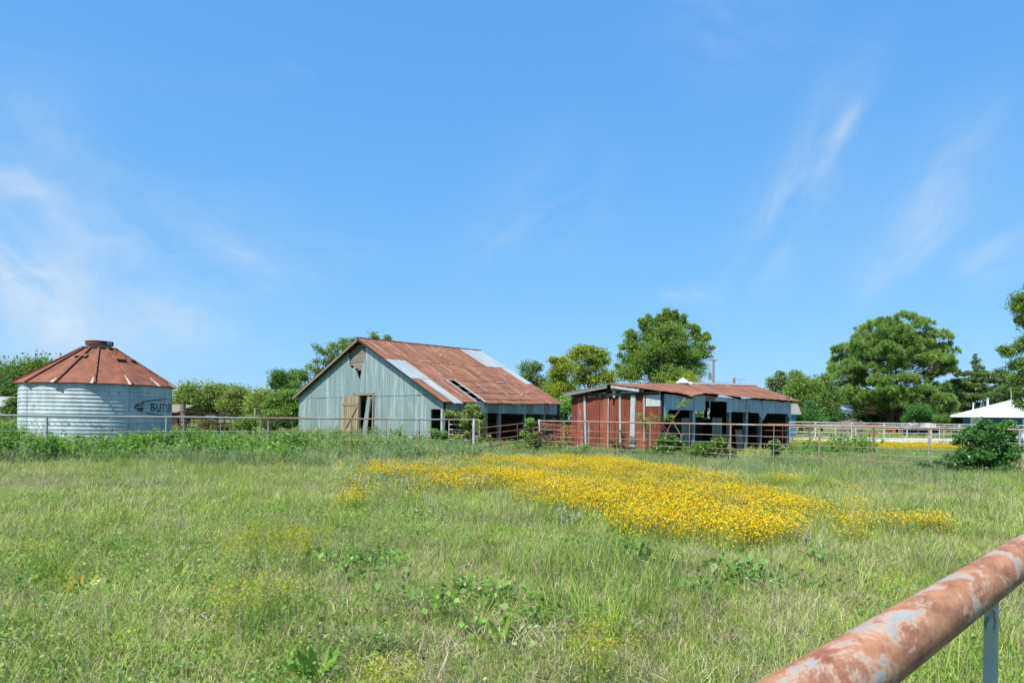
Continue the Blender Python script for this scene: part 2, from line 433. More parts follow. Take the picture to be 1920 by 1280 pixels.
def mat_pipe_near():
    m, nt = new_mat('rusted_painted_pipe')
    tc = nt.n.new('ShaderNodeTexCoord').outputs['Object']
    v = nt.vscale(tc, (0.45, 1, 1))
    rust = nt.mix(nt.ramp(nt.noise(nt.vscale(tc, (0.4, 1, 1)), 34, 8, 0.72), 0.3, 0.7), (0.19, 0.065, 0.032), (0.43, 0.21, 0.105))
    rust = nt.mix(nt.m('MULTIPLY', nt.ramp(nt.noise(nt.vscale(tc, (0.25, 1, 1), rot=(0, 0, 0.6)), 60, 6, 0.7), 0.5, 0.72), 0.6), rust, (0.47, 0.26, 0.13))
    rust = nt.mix(nt.m('MULTIPLY', nt.ramp(nt.noise(nt.vscale(tc, (0.35, 1, 1)), 22, 7, 0.7), 0.56, 0.7), 0.75), rust, (0.13, 0.045, 0.028))
    grey = nt.mix(nt.noise(v, 40, 4, 0.6), (0.21, 0.235, 0.23), (0.35, 0.37, 0.355))
    f = nt.noise(nt.vscale(v, (1, 1, 1), loc=(3.1, 0.2, 0)), 22.0, 9, 0.75, 0.5)
    pf = nt.ramp(f, 0.565, 0.60)
    edge = nt.m('MULTIPLY', nt.ramp(f, 0.51, 0.57), 0.7)
    col = nt.mix(edge, rust, (0.52, 0.39, 0.29))
    col = nt.mix(pf, col, grey)
    n4 = nt.noise(tc, 190, 4, 0.7)
    col = nt.mix(nt.m('MULTIPLY', nt.ramp(n4, 0.5, 0.75), 0.4), col, (0.17, 0.08, 0.05))
    bump = nt.m('ADD', nt.m('MULTIPLY', n4, 0.5), nt.m('MULTIPLY', pf, 1.0))
    finish(nt, principled(nt, col, 0.72, 0.0, bump, 0.5, 0.0008, 0.35))
    return m
M_NEARPIPE = mat_pipe_near()
def mat_midpipe():
    m, nt = new_mat('weathered_fence_pipe')
    geo = nt.n.new('ShaderNodeNewGeometry').outputs['Position']
    n1 = nt.noise(geo, 1.1, 5, 0.7)
    sep = nt.node('ShaderNodeSeparateXYZ', {0: geo})
    # the left run is mostly still grey, the right run mostly rusted
    bias = nt.m('MULTIPLY', nt.ramp(sep.outputs[0], -13.0, -7.0), 0.15)
    f = nt.ramp(nt.m('ADD', n1, bias), 0.56, 0.64)
    rust = nt.mix(nt.noise(geo, 6.0, 5, 0.7), (0.17, 0.080, 0.048), (0.40, 0.27, 0.20))
    grey = nt.mix(nt.noise(geo, 5.0, 4, 0.6), (0.17, 0.19, 0.19), (0.40, 0.39, 0.355))
    finish(nt, principled(nt, nt.mix(f, grey, rust), 0.65, 0.1, None))
    return m
M_MIDPIPE = mat_midpipe()
M_STAY = mat_galv('light_grey_stay', (0.30, 0.33, 0.34), (0.40, 0.43, 0.43), (9, 9, 3), 0.2, 0.0, vary=0.0)

# ------------------------------------------------------------------ ground
def mat_ground():
    m, nt = new_mat('pasture_ground')
    geo = nt.n.new('ShaderNodeNewGeometry').outputs['Position']
    n1 = nt.noise(geo, 0.35, 6, 0.65); n2 = nt.noise(geo, 9.0, 7, 0.75); n3 = nt.noise(geo, 0.05, 3, 0.5)
    col = nt.mix(nt.ramp(n1, 0.3, 0.7), (0.075, 0.105, 0.028), (0.14, 0.155, 0.055))
    col = nt.mix(nt.m('MULTIPLY', nt.ramp(n2, 0.45, 0.8), 0.6), col, (0.20, 0.18, 0.09))
    col = nt.mix(nt.m('MULTIPLY', nt.ramp(n2, 0.62, 0.3), 0.5), col, (0.04, 0.065, 0.015))
    finish(nt, principled(nt, col, 0.95, 0, n2, 0.6, 0.05, 0.1))
    return m
def ground():
    xs = np.concatenate([[-6000, -1500, -400, -150], np.linspace(-70, 70, 90), [150, 400, 1500, 6000]])
    ys = np.concatenate([[-1500, -200, -40], np.linspace(-8, 80, 70), [120, 200, 400, 1200, 4000, 9000]])
    V = []; F = []
    for j, y in enumerate(ys):
        for i, x in enumerate(xs):
            z = 0.0
            if abs(x) < 60 and 0 < y < 70:
                z = 0.035 * math.sin(x * 0.9 + 1.3 * math.sin(y * 0.4)) * math.sin(y * 0.8 + x * 0.25) - 0.03
            V.append((x, y, z))
    nx = len(xs)
    for j in range(len(ys) - 1):
        for i in range(nx - 1):
            a = j * nx + i; F.append((a, a + 1, a + nx + 1, a + nx))
    mb = MB(); mb.add(V, F, True)
    o = mb.build('ground', mat_ground()); o['kind'] = 'structure'
ground()
# pale gravel drive and mown lawn beyond the right-hand fences
def sheet(name, pts, mat, z, kind='structure', n=1):
    mb = MB(); mb.add([(x, y, z) for x, y in pts], [tuple(range(len(pts)))])
    o = mb.build(name, mat); o['kind'] = kind; return o
M_GRAVEL = mat_plain('pale_gravel', (0.50, 0.48, 0.45), 0.95, 3.0, 0.35)
M_LAWN = mat_plain('mown_lawn', (0.115, 0.15, 0.05), 0.95, 1.5, 0.5)
sheet('lawn', [(28, 79), (140, 76), (220, 160), (60, 170), (30, 120)], M_LAWN, 0.02)
sheet('gravel_drive', [(26, 60), (31, 55.0), (44, 52.5), (120, 45), (150, 70), (60, 76), (36, 79), (27, 72)], M_GRAVEL, 0.05)

# ------------------------------------------------------------------ grain bin
BC = Vector((-23.75, 39.2, 0)); BR = 3.78; BH = 3.10
FACE = math.atan2(-BC.y, -BC.x)
bin_ = empty('grain_bin', BC, FACE, 'round corrugated grain bin with rusted cone roof behind the left fence', 'grain bin')
def bin_r(z): return BR + 0.013 * math.cos((z - 0.1) / 0.205 * 2 * math.pi)
prof = [(bin_r(z), z) for z in np.arange(0.0, BH + 0.001, 0.205 / 8)]
MB().lathe(prof, 112).build('wall', M_BIN, bin_)
mb = MB()
for th in (-58, 22, 78, 130, 190, 245):                   # bolted sheet laps
    for z in np.arange(0.1, BH - .05, 0.1025):
        a = R(th); r = bin_r(z) + 0.012
        mb.box((r * math.cos(a), r * math.sin(a), z), (0.035, 0.05, 0.04), Matrix.Rotation(a, 3, 'Z'))
o = mb.build('seam_bolts', M_GREYPIPE, bin_); o['kind'] = 'stuff'
mb = MB()
for k in range(70):
    a = 2 * math.pi * k / 70; mb.box((3.82 * math.cos(a), 3.82 * math.sin(a), 1.02), (0.03, 0.05 + 0.1 * (k % 3 == 0), 0.035), Matrix.Rotation(a, 3, 'Z'))
o = mb.build('band_bolts', M_GREYPIPE, bin_); o['kind'] = 'stuff'
MB().lathe([(0.0, BH - 0.05), (BR - 0.03, BH - 0.05)], 48).build('ceiling_plate', M_DARKRUST, bin_)
NP = 14; RE, RC, ZE, ZC = 3.99, 0.86, 3.12, 5.20
A0 = R(-3)
def cone(t, a, lift=0.0):
    r = RE + (RC - RE) * t
    return Vector((r * math.cos(a), r * math.sin(a), ZE + (ZC - ZE) * t + lift))
for k in range(NP):
    a0 = A0 + 2 * math.pi * (k - .0) / NP; a1 = A0 + 2 * math.pi * (k + 1) / NP
    # flat sheet between two ribs, its middle following the chord and drooping a little
    rows = []
    for t in (0.0, 0.15, 0.5, 1.0):
        p0, p1 = cone(t, a0), cone(t, a1)
        rows.append([p0.lerp(p1, s) + Vector((0, 0, 0.03 * math.sin(s * math.pi) * (1 - t) - .0)) for s in (0, .25, .5, .75, 1)])
    vs = [p for r_ in rows for p in r_]
    vs2 = [p - Vector((0, 0, 0.03)) for p in vs]
    fs = [(i * 5 + j, i * 5 + j + 1, i * 5 + j + 6, i * 5 + j + 5) for i in range(3) for j in range(4)]
    fs2 = [tuple(20 + q for q in f[::-1]) for f in fs]
    edge = [(j, 20 + j, 20 + j + 1, j + 1) for j in range(4)]
    MB().add(vs + vs2, fs + fs2 + edge).build('roof_panel', M_BINRUST, bin_)
    n_up = Vector((math.cos(a0), math.sin(a0), 1.5)).normalized()
    MB().beam(cone(-0.012, a0) + n_up * 0.05, cone(0.985, a0) + n_up * 0.05, 0.10, 0.10, n_up).build('roof_rib', M_BINRIB, bin_)
    # bare strip by the foot of the rib
    side = Vector((-math.sin(a0), math.cos(a0), 0)) * (-1)
    L_ = random.uniform(0.1, 0.34)
    q0 = cone(-0.004, a0) + n_up * 0.035 + side * 0.05; q1 = cone(L_, a0) + n_up * 0.035 + side * 0.055
    q2 = cone(-0.004, a0) + n_up * 0.03 + side * random.uniform(0.16, 0.3)
    MB().prism([(0, 0), (1, 0), (0, 1)], lambda s, t: q0 + (q1 - q0) * s + (q2 - q0) * t,
               lambda s, t: q0 + (q1 - q0) * s + (q2 - q0) * t - n_up * 0.02).build('flashing', M_FLASH, bin_)
for ka, t in ((R(-30), 0.74), (R(33), 0.70), (R(62), 0.72)):
    c = cone(t, ka); nrm = Vector((math.cos(ka) * 0.55, math.sin(ka) * 0.55, 0.83)).normalized()
    mt = Matrix.Rotation(ka, 3, 'Z') @ Matrix.Rotation(R(33.6), 3, 'Y')
    h = MB().box(c + nrm * 0.05, (0.3, 0.62, 0.06), mt).build('roof_hatch', M_BINRUST, bin_)
    MB().tube([c + nrm * 0.1 + mt @ Vector((0.12, s * 0.28, 0)) for s in (-1, 0, 1)], 0.02, 6).build('handle', M_DARKRUST, h)
MB().lathe([(0.80, 5.16), (0.90, 5.16), (0.92, 5.30), (0.86, 5.32), (0.72, 5.32)], 36, smooth=False).build('collar', M_DARKRUST, bin_)
MB().lathe([(0.60, 5.30), (0.60, 5.50), (0.0, 5.5)], 32, smooth=False).build('throat', M_GREYPIPE, bin_)
MB().lathe([(0.58, 5.44), (0.70, 5.44), (0.70, 5.62), (0.72, 5.66), (0.35, 5.69), (0, 5.69)], 32, smooth=False).build('vent_cap', M_DARKRUST, bin_)
for s in (R(38), R(52)):
    MB().box((0.71 * math.cos(s), 0.71 * math.sin(s), 5.54), (0.04, 0.09, 0.2), Matrix.Rotation(s, 3, 'Z')).build('latch', M_WHITEPIPE, bin_)
# faded stencil: bullet shaped outline with the maker's word
def wrap(bm_or_pts, th0, z0):
    out = []
    for x, y in bm_or_pts:
        a = th0 + x / BR; z = z0 + y; r = bin_r(z) + 0.006
        out.append((r * math.cos(a), r * math.sin(a), z))
    return out
LZ = 1.93
def stencil(polys, name, th0, z0):
    bm = bmesh.new()
    for poly in polys:
        bm.faces.new([bm.verts.new((x, y, 0)) for x, y in poly])
    bmesh.ops.triangulate(bm, faces=bm.faces[:])
    for ax, lo, hi, st in ((1, -0.8, 0.8, 0.034), (0, -0.6, 6.2, 0.2)):
        for q in np.arange(lo, hi, st):
            co = Vector((0, 0, 0)); co[ax] = q; no = Vector((0, 0, 0)); no[ax] = 1
            bmesh.ops.bisect_plane(bm, geom=bm.verts[:] + bm.edges[:] + bm.faces[:], plane_co=co, plane_no=no)
    pts = wrap([(v.co.x, v.co.y) for v in bm.verts], th0, z0)
    for v, p in zip(bm.verts, pts): v.co = p
    me = bpy.data.meshes.new(name); bm.to_mesh(me); bm.free(); me.materials.append(M_BLACK)
    o = bpy.data.objects.new(name, me); COL.objects.link(o); o.parent = bin_
    return o
def text_polys(txt):
    cu = bpy.data.curves.new('t', 'FONT'); cu.body = txt; cu.size = 1.0; cu.offset = 0.02; cu.space_character = 1.12
    ob = bpy.data.objects.new('t', cu); COL.objects.link(ob)
    dg = bpy.context.evaluated_depsgraph_get(); dg.update()
    me = bpy.data.meshes.new_from_object(ob.evaluated_get(dg))
    ps = [[(me.vertices[i].co.x, me.vertices[i].co.y) for i in p.vertices] for p in me.polygons]
    bpy.data.objects.remove(ob); bpy.data.curves.remove(cu); bpy.data.meshes.remove(me)
    xs = [p[0] for q in ps for p in q]; ys = [p[1] for q in ps for p in q]
    return ps, min(xs), max(xs), min(ys), max(ys)
ps, x0, x1, y0, y1 = text_polys("BUTLER")
TW, TH = 2.45, 0.46
ps = [[((x - x0) / (x1 - x0) * TW, (y - y0) / (y1 - y0) * TH - TH / 2) for x, y in q] for q in ps]
stencil(ps, 'lettering', R(41), LZ)
polys = []
SA, SB, CX = 2.75, 0.52, 2.75
for i in range(-27, 28):
    t0 = math.pi + i * 0.1; t1 = t0 + 0.1
    if i in (-9, 6, -16, 13): continue
    def ep(t, k):
        return (CX + (SA - k) * math.cos(t), (SB - k) * math.sin(t))
    w = 0.085 if abs(i) < 13 else 0.04
    polys.append([ep(t0, 0), ep(t0, w), ep(t1, w), ep(t1, 0)])
seg = []
for i in range(len(polys)):
    seg.append(polys[i])
    if len(seg) == 6 or i == len(polys) - 1 or abs(polys[i + 1][0][0] - polys[i][3][0]) > .02 or abs(polys[i + 1][0][1] - polys[i][3][1]) > .02:
        stencil(seg, 'outline_stroke', R(26), LZ); seg = []
for pl_ in ([(0.02, 0), (0.16, 0.2), (0.42, 0.28), (0.62, 0.2), (0.40, 0.14), (0.46, 0.05), (0.62, 0.04), (0.42, 0.01)],
         [(0.04, -0.06), (0.42, -0.03), (0.62, -0.05), (0.44, -0.09), (0.58, -0.16), (0.34, -0.2), (0.14, -0.17)],
         [(0.62, 0.27), (0.72, 0.36), (1.15, 0.42), (0.9, 0.33)], [(0.75, -0.30), (0.95, -0.34), (1.2, -0.44), (0.85, -0.39)]):
    stencil([pl_], 'bullet_mark', R(26.6), LZ)

# ------------------------------------------------------------------ barn
BO = Vector((-4.03, 40.3, 0)); BA = math.atan2(.6816, .7317)
barn = empty('barn', BO, BA, 'large grey tin gable barn with patched rusty roof', 'barn')
def zr(v):                       # roof height above the gable wall line
    return 2.73 + (6.95 - 2.73) * v / 9.4 if v <= 9.4 else 6.95 - (v - 9.4) * 0.398
def gable_panel(poly, du=0.0, mat=None, name='wall_panel', u0=0.0):
    th = 0.02; uo = u0 - 0.01 - du
    tilt = random.uniform(-0.012, 0.012); v0 = poly[0][0]
    return MB().prism(poly, lambda v, z: Vector((uo - th + tilt * (v - v0), v, z)), lambda v, z: Vector((uo + tilt * (v - v0), v, z))).build(name, mat or M_GALV, barn)
def under(v): return zr(v) - 0.10
low = [1.28, 2.1, 3.0, 3.9, 4.8, 5.7, 6.6, 7.62]
for a, b in zip(low, low[1:]):
    gable_panel([(a + .006, 0.02 + random.uniform(-.02, .03)), (b, 0.02), (b, 3.02), (a + .006, 3.02)], random.choice((0, .012)))
gable_panel([(0.0, 2.10), (1.274, 2.10), (1.274, 2.98), (0.66, 2.98), (0.0, under(0))])
low = [9.62, 10.5, 11.4, 12.3, 13.2, 14.1, 15.0, 15.9, 16.8, 17.7, 18.85]
for a, b in zip(low, low[1:]):
    gable_panel([(a + .006, 0.02 + random.uniform(-.02, .03)), (b, 0.02), (b, 3.02), (a + .006, 3.02)], random.choice((0, .012)))
upp = [0.9, 1.8, 2.7, 3.6, 4.5, 5.4, 6.25, 7.0, 7.62]
for a, b in zip(upp, upp[1:]):
    gable_panel([(a + .006, 2.97), (b, 2.97), (b, under(b)), (a + .006, under(a))], 0.026 + random.choice((0, .008)))
gable_panel([(7.626, 3.22), (8.84, 3.22), (8.84, under(8.84)), (7.626, under(7.626))], 0.03, M_SHEDTOP if False else M_GALV)
gable_panel([(8.846, 3.22), (9.45, 3.22), (9.46, 4.34), (9.36, 4.55), (9.30, 4.9), (9.22, 4.86), (9.16, 5.25), (9.08, 5.1), (9.02, 5.5), (8.97, 5.2), (8.846, 5.75)], 0.045)
gable_panel([(9.456, 3.22), (10.29, 3.22), (10.29, 4.92), (10.02, 4.80), (9.82, 4.50), (9.60, 4.22), (9.50, 4.0)], 0.03)
gable_panel([(10.296, 3.02), (11.1, 3.02), (11.12, under(11.12)), (11.02, 6.0), (10.90, 5.2), (10.70, 5.02), (10.296, 4.94)], 0.03)
upp = [11.126, 12.0, 12.9, 13.8, 14.7, 15.6, 16.5, 17.4, 18.85]
for a, b in zip(upp, upp[1:]):
    zb = max(under(b), 2.99)
    gable_panel([(a + .006, 2.97), (b, 2.97), (b, zb), (a + .006, under(a))], 0.026 + random.choice((0, .008)))
# old boards showing in the torn gable peak
z = 4.80
while z < 6.55:
    h = random.uniform(0.095, 0.125); w0 = 8.82 + random.uniform(-.1, 0); w1 = 11.2
    if z < 4.9: w0, w1 = 9.3, 9.9
    elif z < 5.1: w0, w1 = 9.2, 10.55
    w1 = min(w1, 9.4 + (6.85 - z - h) / 0.398)
    w0 = max(w0, 9.4 - (6.85 - z - h) / 0.45)
    if w1 - w0 > 0.3:
        MB().span((0.0 + random.uniform(0, .012), w0, z), (0.04, w1, z + h)).build('gable_board', M_WOODH, barn)
    z += h + random.uniform(0.012, 0.035)
for v in (8.95, 10.0, 11.15):
    MB().span((0.045, v - .05, 3.1), (0.13, v + .05, zr(v) - .25)).build('stud', M_OLDWOOD_SHADE, barn)
# doorway
MB().span((-0.12, 7.6, 3.04), (0.02, 10.1, 3.22)).build('door_lintel', M_WOOD, barn)
MB().beam((-0.06, 7.74, 0.0), (-0.06, 7.70, 3.03), 0.10, 0.16).build('door_post', M_WOOD, barn)
MB().beam((-0.02, 9.54, 0.0), (-0.02, 9.54, 3.03), 0.10, 0.14).build('door_post', M_WOOD, barn)
door = empty('door', (-0.14, 9.62, 0.30)); door.parent = barn; door.rotation_euler = (0, R(1.5), R(6))
y = 0.0
for i in range(7):
    w = 0.27
    MB().span((-0.02, y, random.uniform(-.05, .03)), (0.01, y + w - .035, 2.72 + random.uniform(-.03, .03))).build('board', M_DOOR, door)
    y += w
MB().span((-0.05, 0.02, 2.05), (-0.022, 1.86, 2.25)).build('cross_rail', M_DOOR, door)
MB().span((-0.05, 0.02, 0.2), (-0.022, 1.86, 0.4)).build('cross_rail', M_DOOR, door)
MB().beam((-0.055, 0.12, 2.0), (-0.055, 1.55, 0.25), 0.05, 0.17, Vector((0, 1, 0))).build('brace', M_DOOR, door)
MB().beam((-0.20, 8.62, 0.25), (-0.06, 8.18, 2.95), 0.03, 0.60, Vector((0, 1, 0))).build('loose_tin_strip', M_GALV, barn)
MB().beam((-0.26, 8.30, 0.15), (-0.14, 8.02, 2.9), 0.03, 0.16, Vector((0, 1, 0))).build('loose_board', M_WOOD, barn)
# corner opening and its pale post
MB().span((-0.10, 0.0, 0), (0.10, 0.17, 2.12)).build('corner_post', M_WHITEPOST, barn)
MB().span((-0.04, 1.22, 0), (0.04, 1.30, 2.12)).build('jamb', M_WOOD, barn)
# roof
def rp(u, v, lift=0.0, left=False):
    sag = 0.06 * math.sin(max(0, min(1, u / 10)) * math.pi) * (1 - v / 9.4 if not left else 0)
    if not left:
        z = 2.55 + (v + 0.4) / 9.8 * (6.95 - 2.55) - sag + 0.14 * (u / 10) * (1 - v / 9.4)
        return Vector((u, v, z + lift))
    return Vector((u, v, 6.95 - (v - 9.4) * 0.398 + lift))
def ucol(s, v):                  # s in 0..1 along the ridge
    u1 = 9.85 + (10.75 - 9.85) * max(v, 0) / 9.4
    return -0.42 + (u1 + 0.42) * s
rows = [(9.42, 5.80), (5.95, 2.80), (2.95, -0.42)]
NC = 15
skyl = (3.05, 3.72)
for r, (vt, vb) in enumerate(rows):
    for c in range(NC):
        s0, s1 = c / NC, (c + 1) / NC
        ub = (ucol(s0, (vt + vb) / 2) + ucol(s1, (vt + vb) / 2)) / 2
        mat = M_ROOF_RUST
        if r == 1 and c in (0, 1): mat = M_ROOF_GALV
        if r == 2 and c == 1: mat = M_ROOF_GALV
        if r == 0 and c >= 12: mat = M_ROOF_GALV
        if r == 1 and c >= 14: mat = M_ROOF_GALV
        lift = 0.03 - r * 0.012 + (0.006 if c % 2 else 0)
        droop = random.uniform(-0.05, 0.03) if r == 2 else random.uniform(-.04, .04)
        if r == 2 and c == 1: droop = -0.22
        if r == 2 and c == 4:                       # the missing sheet: open purlins
            continue
        tl = random.uniform(-.012, .018)
        def F(s, t, dz=0.0):
            v = vt + (vb + droop - vt) * t
            return rp(ucol(s0 + (s1 - s0) * s, v) + 0.012 * s, v, lift + dz + tl * s * t + 0.01 * math.sin(s * math.pi))
        pts = [F(s, t) for t in (0, .5, 1) for s in (0, .5, 1)]
        pts2 = [F(s, t, -0.012) for t in (0, .5, 1) for s in (0, .5, 1)]
        fs = [(i * 3 + j, i * 3 + j + 1, i * 3 + j + 4, i * 3 + j + 3) for i in (0, 1) for j in (0, 1)]
        allf = [f[::-1] for f in fs] + [tuple(9 + q for q in f) for f in fs] + [(6, 7, 16, 15), (7, 8, 17, 16), (0, 3, 12, 9), (3, 6, 15, 12), (5, 2, 11, 14), (8, 5, 14, 17), (1, 0, 9, 10), (2, 1, 10, 11)]
        MB().add(pts + pts2, allf).build('roof_sheet', mat, barn)
for c in range(NC):
    s0, s1 = c / NC, (c + 1) / NC
    poly = [(ucol(s0, 9.4), 9.38), (ucol(s1, 9.4), 9.38), (ucol(s1, 9.4), 19.22), (ucol(s0, 9.4), 19.22)]
    lf = 0.02 + 0.006 * (c % 2)
    MB().prism(poly, lambda u, v: rp(u, v, lf, True), lambda u, v: rp(u, v, lf - .012, True)).build('roof_sheet', M_ROOF_RUST, barn)
# pale patches of lifted flashing along the sheet laps
for r, vl in ((0, 5.86), (1, 2.86)):
    for i in range(7):
        s = random.uniform(0.08, 0.75); w = random.uniform(0.2, 0.7); u = ucol(s, vl)
        poly = [(u, vl - .05), (u + w, vl - .03), (u + w * .9, vl + .03), (u + w * .3, vl + .05), (u + .03, vl + .02)]
        MB().prism(poly, lambda a, b: rp(a, b, .066), lambda a, b: rp(a, b, .05)).build('bent_edge', M_TANEDGE, barn)
for (s, v) in ((.56, 8.4), (.50, 7.2), (.62, 4.2), (.80, 1.1), (.72, 0.7)):
    u = ucol(s, v)
    MB().prism([(u, v), (u + .28, v + .05), (u + .22, v + .22), (u + .06, v + .2)], lambda a, b: rp(a, b, .085), lambda a, b: rp(a, b, .05)).build('patch', M_TANEDGE, barn)
# pale tan strips laid along some sheet seams
for c, va, vb in ((2, 5.7, .4), (3, 9.2, 6.4), (1, 8.9, 6.6), (5, 9.0, 7.6), (4, 5.0, 3.4), (6, 5.6, 4.2), (8, 4.9, 3.2), (7, 2.5, 1.2), (9, 2.4, .6), (5, 2.6, -.3), (11, 2.2, 1.0), (10, 8.6, 7.2), (8, 8.9, 8.0), (12, 4.4, 3.3), (3, 2.6, .2)):
    pts_ = [va + (vb - va) * i / 6 for i in range(7)]
    mb = MB()
    for a_, b_ in zip(pts_, pts_[1:]):
        ua_, ub_ = ucol(c / NC, a_), ucol(c / NC, b_); w_ = random.uniform(.02, .045)
        mb.prism([(ua_ - w_, a_), (ua_ + w_, a_), (ub_ + w_ * .8, b_), (ub_ - w_ * .8, b_)], lambda a, b: rp(a, b, .064), lambda a, b: rp(a, b, .045))
    mb.build('pale_seam', M_TANEDGE, barn)
# ridge cap, rake boards, purlins, rafters
MB().tube([rp(-0.42, 9.4, .06), rp(5, 9.4, .05), rp(10.75, 9.4, .06)], 0.05, 6).build('ridge_cap', M_DARKRUST, barn)
MB().beam((-0.38, 9.4, 6.88), (-0.38, -0.4, 2.46), 0.04, 0.11).build('rake_board', M_OLDWOOD_SHADE, barn)
MB().beam((-0.38, 9.4, 6.86), (-0.38, 19.2, 2.95), 0.05, 0.17).build('rake_board', M_WOOD, barn)
for v in np.arange(0.1, 9.3, 0.95):
    if v < 2.95 and v > -.1:
        a_, b_ = rp(-.24, v, -.05), rp(9.8, v, -.05)
    else: a_, b_ = rp(-.24, v, -.05), rp(10.2, v, -.05)
    MB().beam(a_, b_, 0.09, 0.06).build('purlin', M_OLDWOOD_SHADE, barn)
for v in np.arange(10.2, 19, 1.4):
    MB().beam(rp(-.24, v, -.06, True), rp(10.4, v, -.06, True), 0.09, 0.06).build('purlin', M_OLDWOOD_SHADE, barn)
# pale frame of the missing sheet
u0, u1 = ucol(4 / NC, 1.3), ucol(5 / NC, 1.3)
for uu in (u0 + .01, u1 - .01):
    MB().beam(rp(uu, 2.9, .035), rp(uu - .12, -.38, .035), 0.055, 0.05).build('opening_edge', M_WHITEPOST, barn)
for v in (2.85, 1.93, 1.0, 0.12):
    MB().beam(rp(u0 + .02, v, .02), rp(u1 - .02, v, .02), 0.065, 0.05).build('opening_bar', M_WHITEPOST, barn)
# long side: tin header over an open front
hs = [(0.10, .95, 0), (.95, 1.75, 1), (1.75, 2.6, 0), (2.6, 3.42, 0), (3.42, 4.30, 1), (4.30, 5.1, 0), (5.1, 5.9, 0), (5.9, 6.75, 0), (6.75, 7.35, 1), (7.35, 8.35, 0), (8.35, 8.95, 1), (8.95, 9.68, 0)]
for i, (a, b, k) in enumerate(hs):
    yo = -0.02 - 0.012 * (i % 2); t_ = 2.62 + .012 * a
    MB().prism([(a + .004, 1.92 + random.uniform(-.015, .015)), (b, 1.92 + random.uniform(-.015, .015)), (b, t_), (a + .004, t_)],
               lambda u, z: Vector((u, yo - .01, z)), lambda u, z: Vector((u, yo, z))).build('header_panel', M_HEAD_BROWN if k else M_GALV_HEAD, barn)
MB().span((0.1, 0.0, 1.95), (9.68, 0.10, 2.12)).build('header_beam', M_OLDWOOD_SHADE, barn)
for u, w, mt in ((3.45, .17, M_WOOD), (4.55, .2, M_GREYPIPE), (6.8, .16, M_GREYPIPE), (8.6, .16, M_GREYPIPE), (9.6, .14, M_GREYPIPE)):
    MB().span((u - w / 2, 0.0 + .11, 0), (u + w / 2, 0.11 + w, 2.4)).build('post', mt, barn)
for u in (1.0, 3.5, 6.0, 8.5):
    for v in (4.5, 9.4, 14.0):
        MB().span((u - .08, v - .08, 0), (u + .08, v + .08, zr(v) - .3)).build('inner_post', M_OLDWOOD_SHADE, barn)
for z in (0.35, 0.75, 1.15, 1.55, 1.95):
    MB().span((0.6, 3.0, z), (9.6, 3.04, z + .2)).build('stall_board', M_OLDWOOD_SHADE, barn)
for z in (1.55, 1.78):
    MB().span((2.3, 2.85, z), (5.2, 2.9, z + .15)).build('stall_rail', M_WOOD, barn)
for i in range(16):              # far walls close the building
    a, b = i * 18.85 / 16, (i + 1) * 18.85 / 16
    pts = [(a, 0), (b, 0), (b, zr(b) - .12)] + ([(9.4, 6.8)] if a < 9.4 < b else []) + [(a, zr(a) - .12)]
    MB().prism(pts, lambda v, z: Vector((10.06, v, z)), lambda v, z: Vector((10.04, v, z))).build('wall_panel', M_GALV, barn)
for i in range(10):
    a = i * 1.006
    MB().span((a, 18.84, 0), (a + .99, 18.86, 3.05)).build('wall_panel', M_GALV, barn)
MB().span((-0.01, 0.2, 0.02), (.01, 9.0, .12)).build('sill', M_OLDWOOD_SHADE, barn)
# junk at the foot of the gable
junk = MB()
junk.box((-.5, 1.9, .10), (.7, 1.5, .05), Matrix.Rotation(.3, 3, 'Z'))
o = junk.build('scrap_sheet', M_SHEDRUST2); o.location = BO; o.rotation_euler = (0.04, 0.03, BA)
tag(o, 'rusty scrap sheet lying at the foot of the barn gable by the corner opening', 'scrap metal')

# ------------------------------------------------------------------ shed
SO = Vector((6.93, 31.7, 0)); SA_ = math.atan2(.613, .79)
shed = empty('shed', SO, SA_, 'low open-sided shed with red rusted tin front and rusty roof', 'shed')
def corrugated(v0, v1, z0, z1, u, mat, pitch=0.10, amp=0.018, name='front_sheet', lean=0.0, jag=0.0):
    n = max(4, int((v1 - v0) / pitch * 4)); pts = []; pts2 = []
    for i in range(n + 1):
        v = v0 + (v1 - v0) * i / n; du = amp * math.sin(i * math.pi / 2)
        jt = random.uniform(-jag, jag)
        for j, z in enumerate((z0, (z0 + z1) / 2, z1 + jt)):
            k = (z - z0) / (z1 - z0)
            pts.append(Vector((u + du + lean * k, v, z)))
            pts2.append(Vector((u + du + lean * k + .006, v, z)))
    N = len(pts)
    fs = [(i * 3 + j, (i + 1) * 3 + j, (i + 1) * 3 + j + 1, i * 3 + j + 1) for i in range(n) for j in (0, 1)]
    al = [f[::-1] for f in fs] + [tuple(q + N for q in f) for f in fs]
    al += [(i * 3 + 2, (i + 1) * 3 + 2, (i + 1) * 3 + 2 + N, i * 3 + 2 + N) for i in range(n)]
    mb = MB(); mb.add(pts + pts2, al, False)
    return mb.build(name, mat, shed)
corrugated(5.60, 6.10, 0.05, 2.77, -.02, M_SHEDRUST)
corrugated(5.12, 5.63, 0.05, 2.79, -.045, M_SHEDRUST2, amp=.006)
corrugated(4.50, 4.98, 0.05, 2.83, -.02, M_SHEDRUST, amp=.006)
corrugated(3.98, 4.52, 0.05, 2.85, -.045, M_SHEDRUST, amp=.008)
corrugated(3.66, 3.99, 0.05, 2.88, -.02, M_SHEDRUST2)
corrugated(3.32, 3.67, 0.05, 2.90, -.045, M_SHEDRUST2)
corrugated(3.06, 3.33, 0.05, 2.99, -.02, M_SHEDRUST, amp=.01)
corrugated(2.95, 3.07, 0.05, 2.32, -.02, M_SHEDRUST, amp=.01)
corrugated(2.62, 2.96, 0.05, 3.00, -.03, M_SHEDRUST, amp=.01)
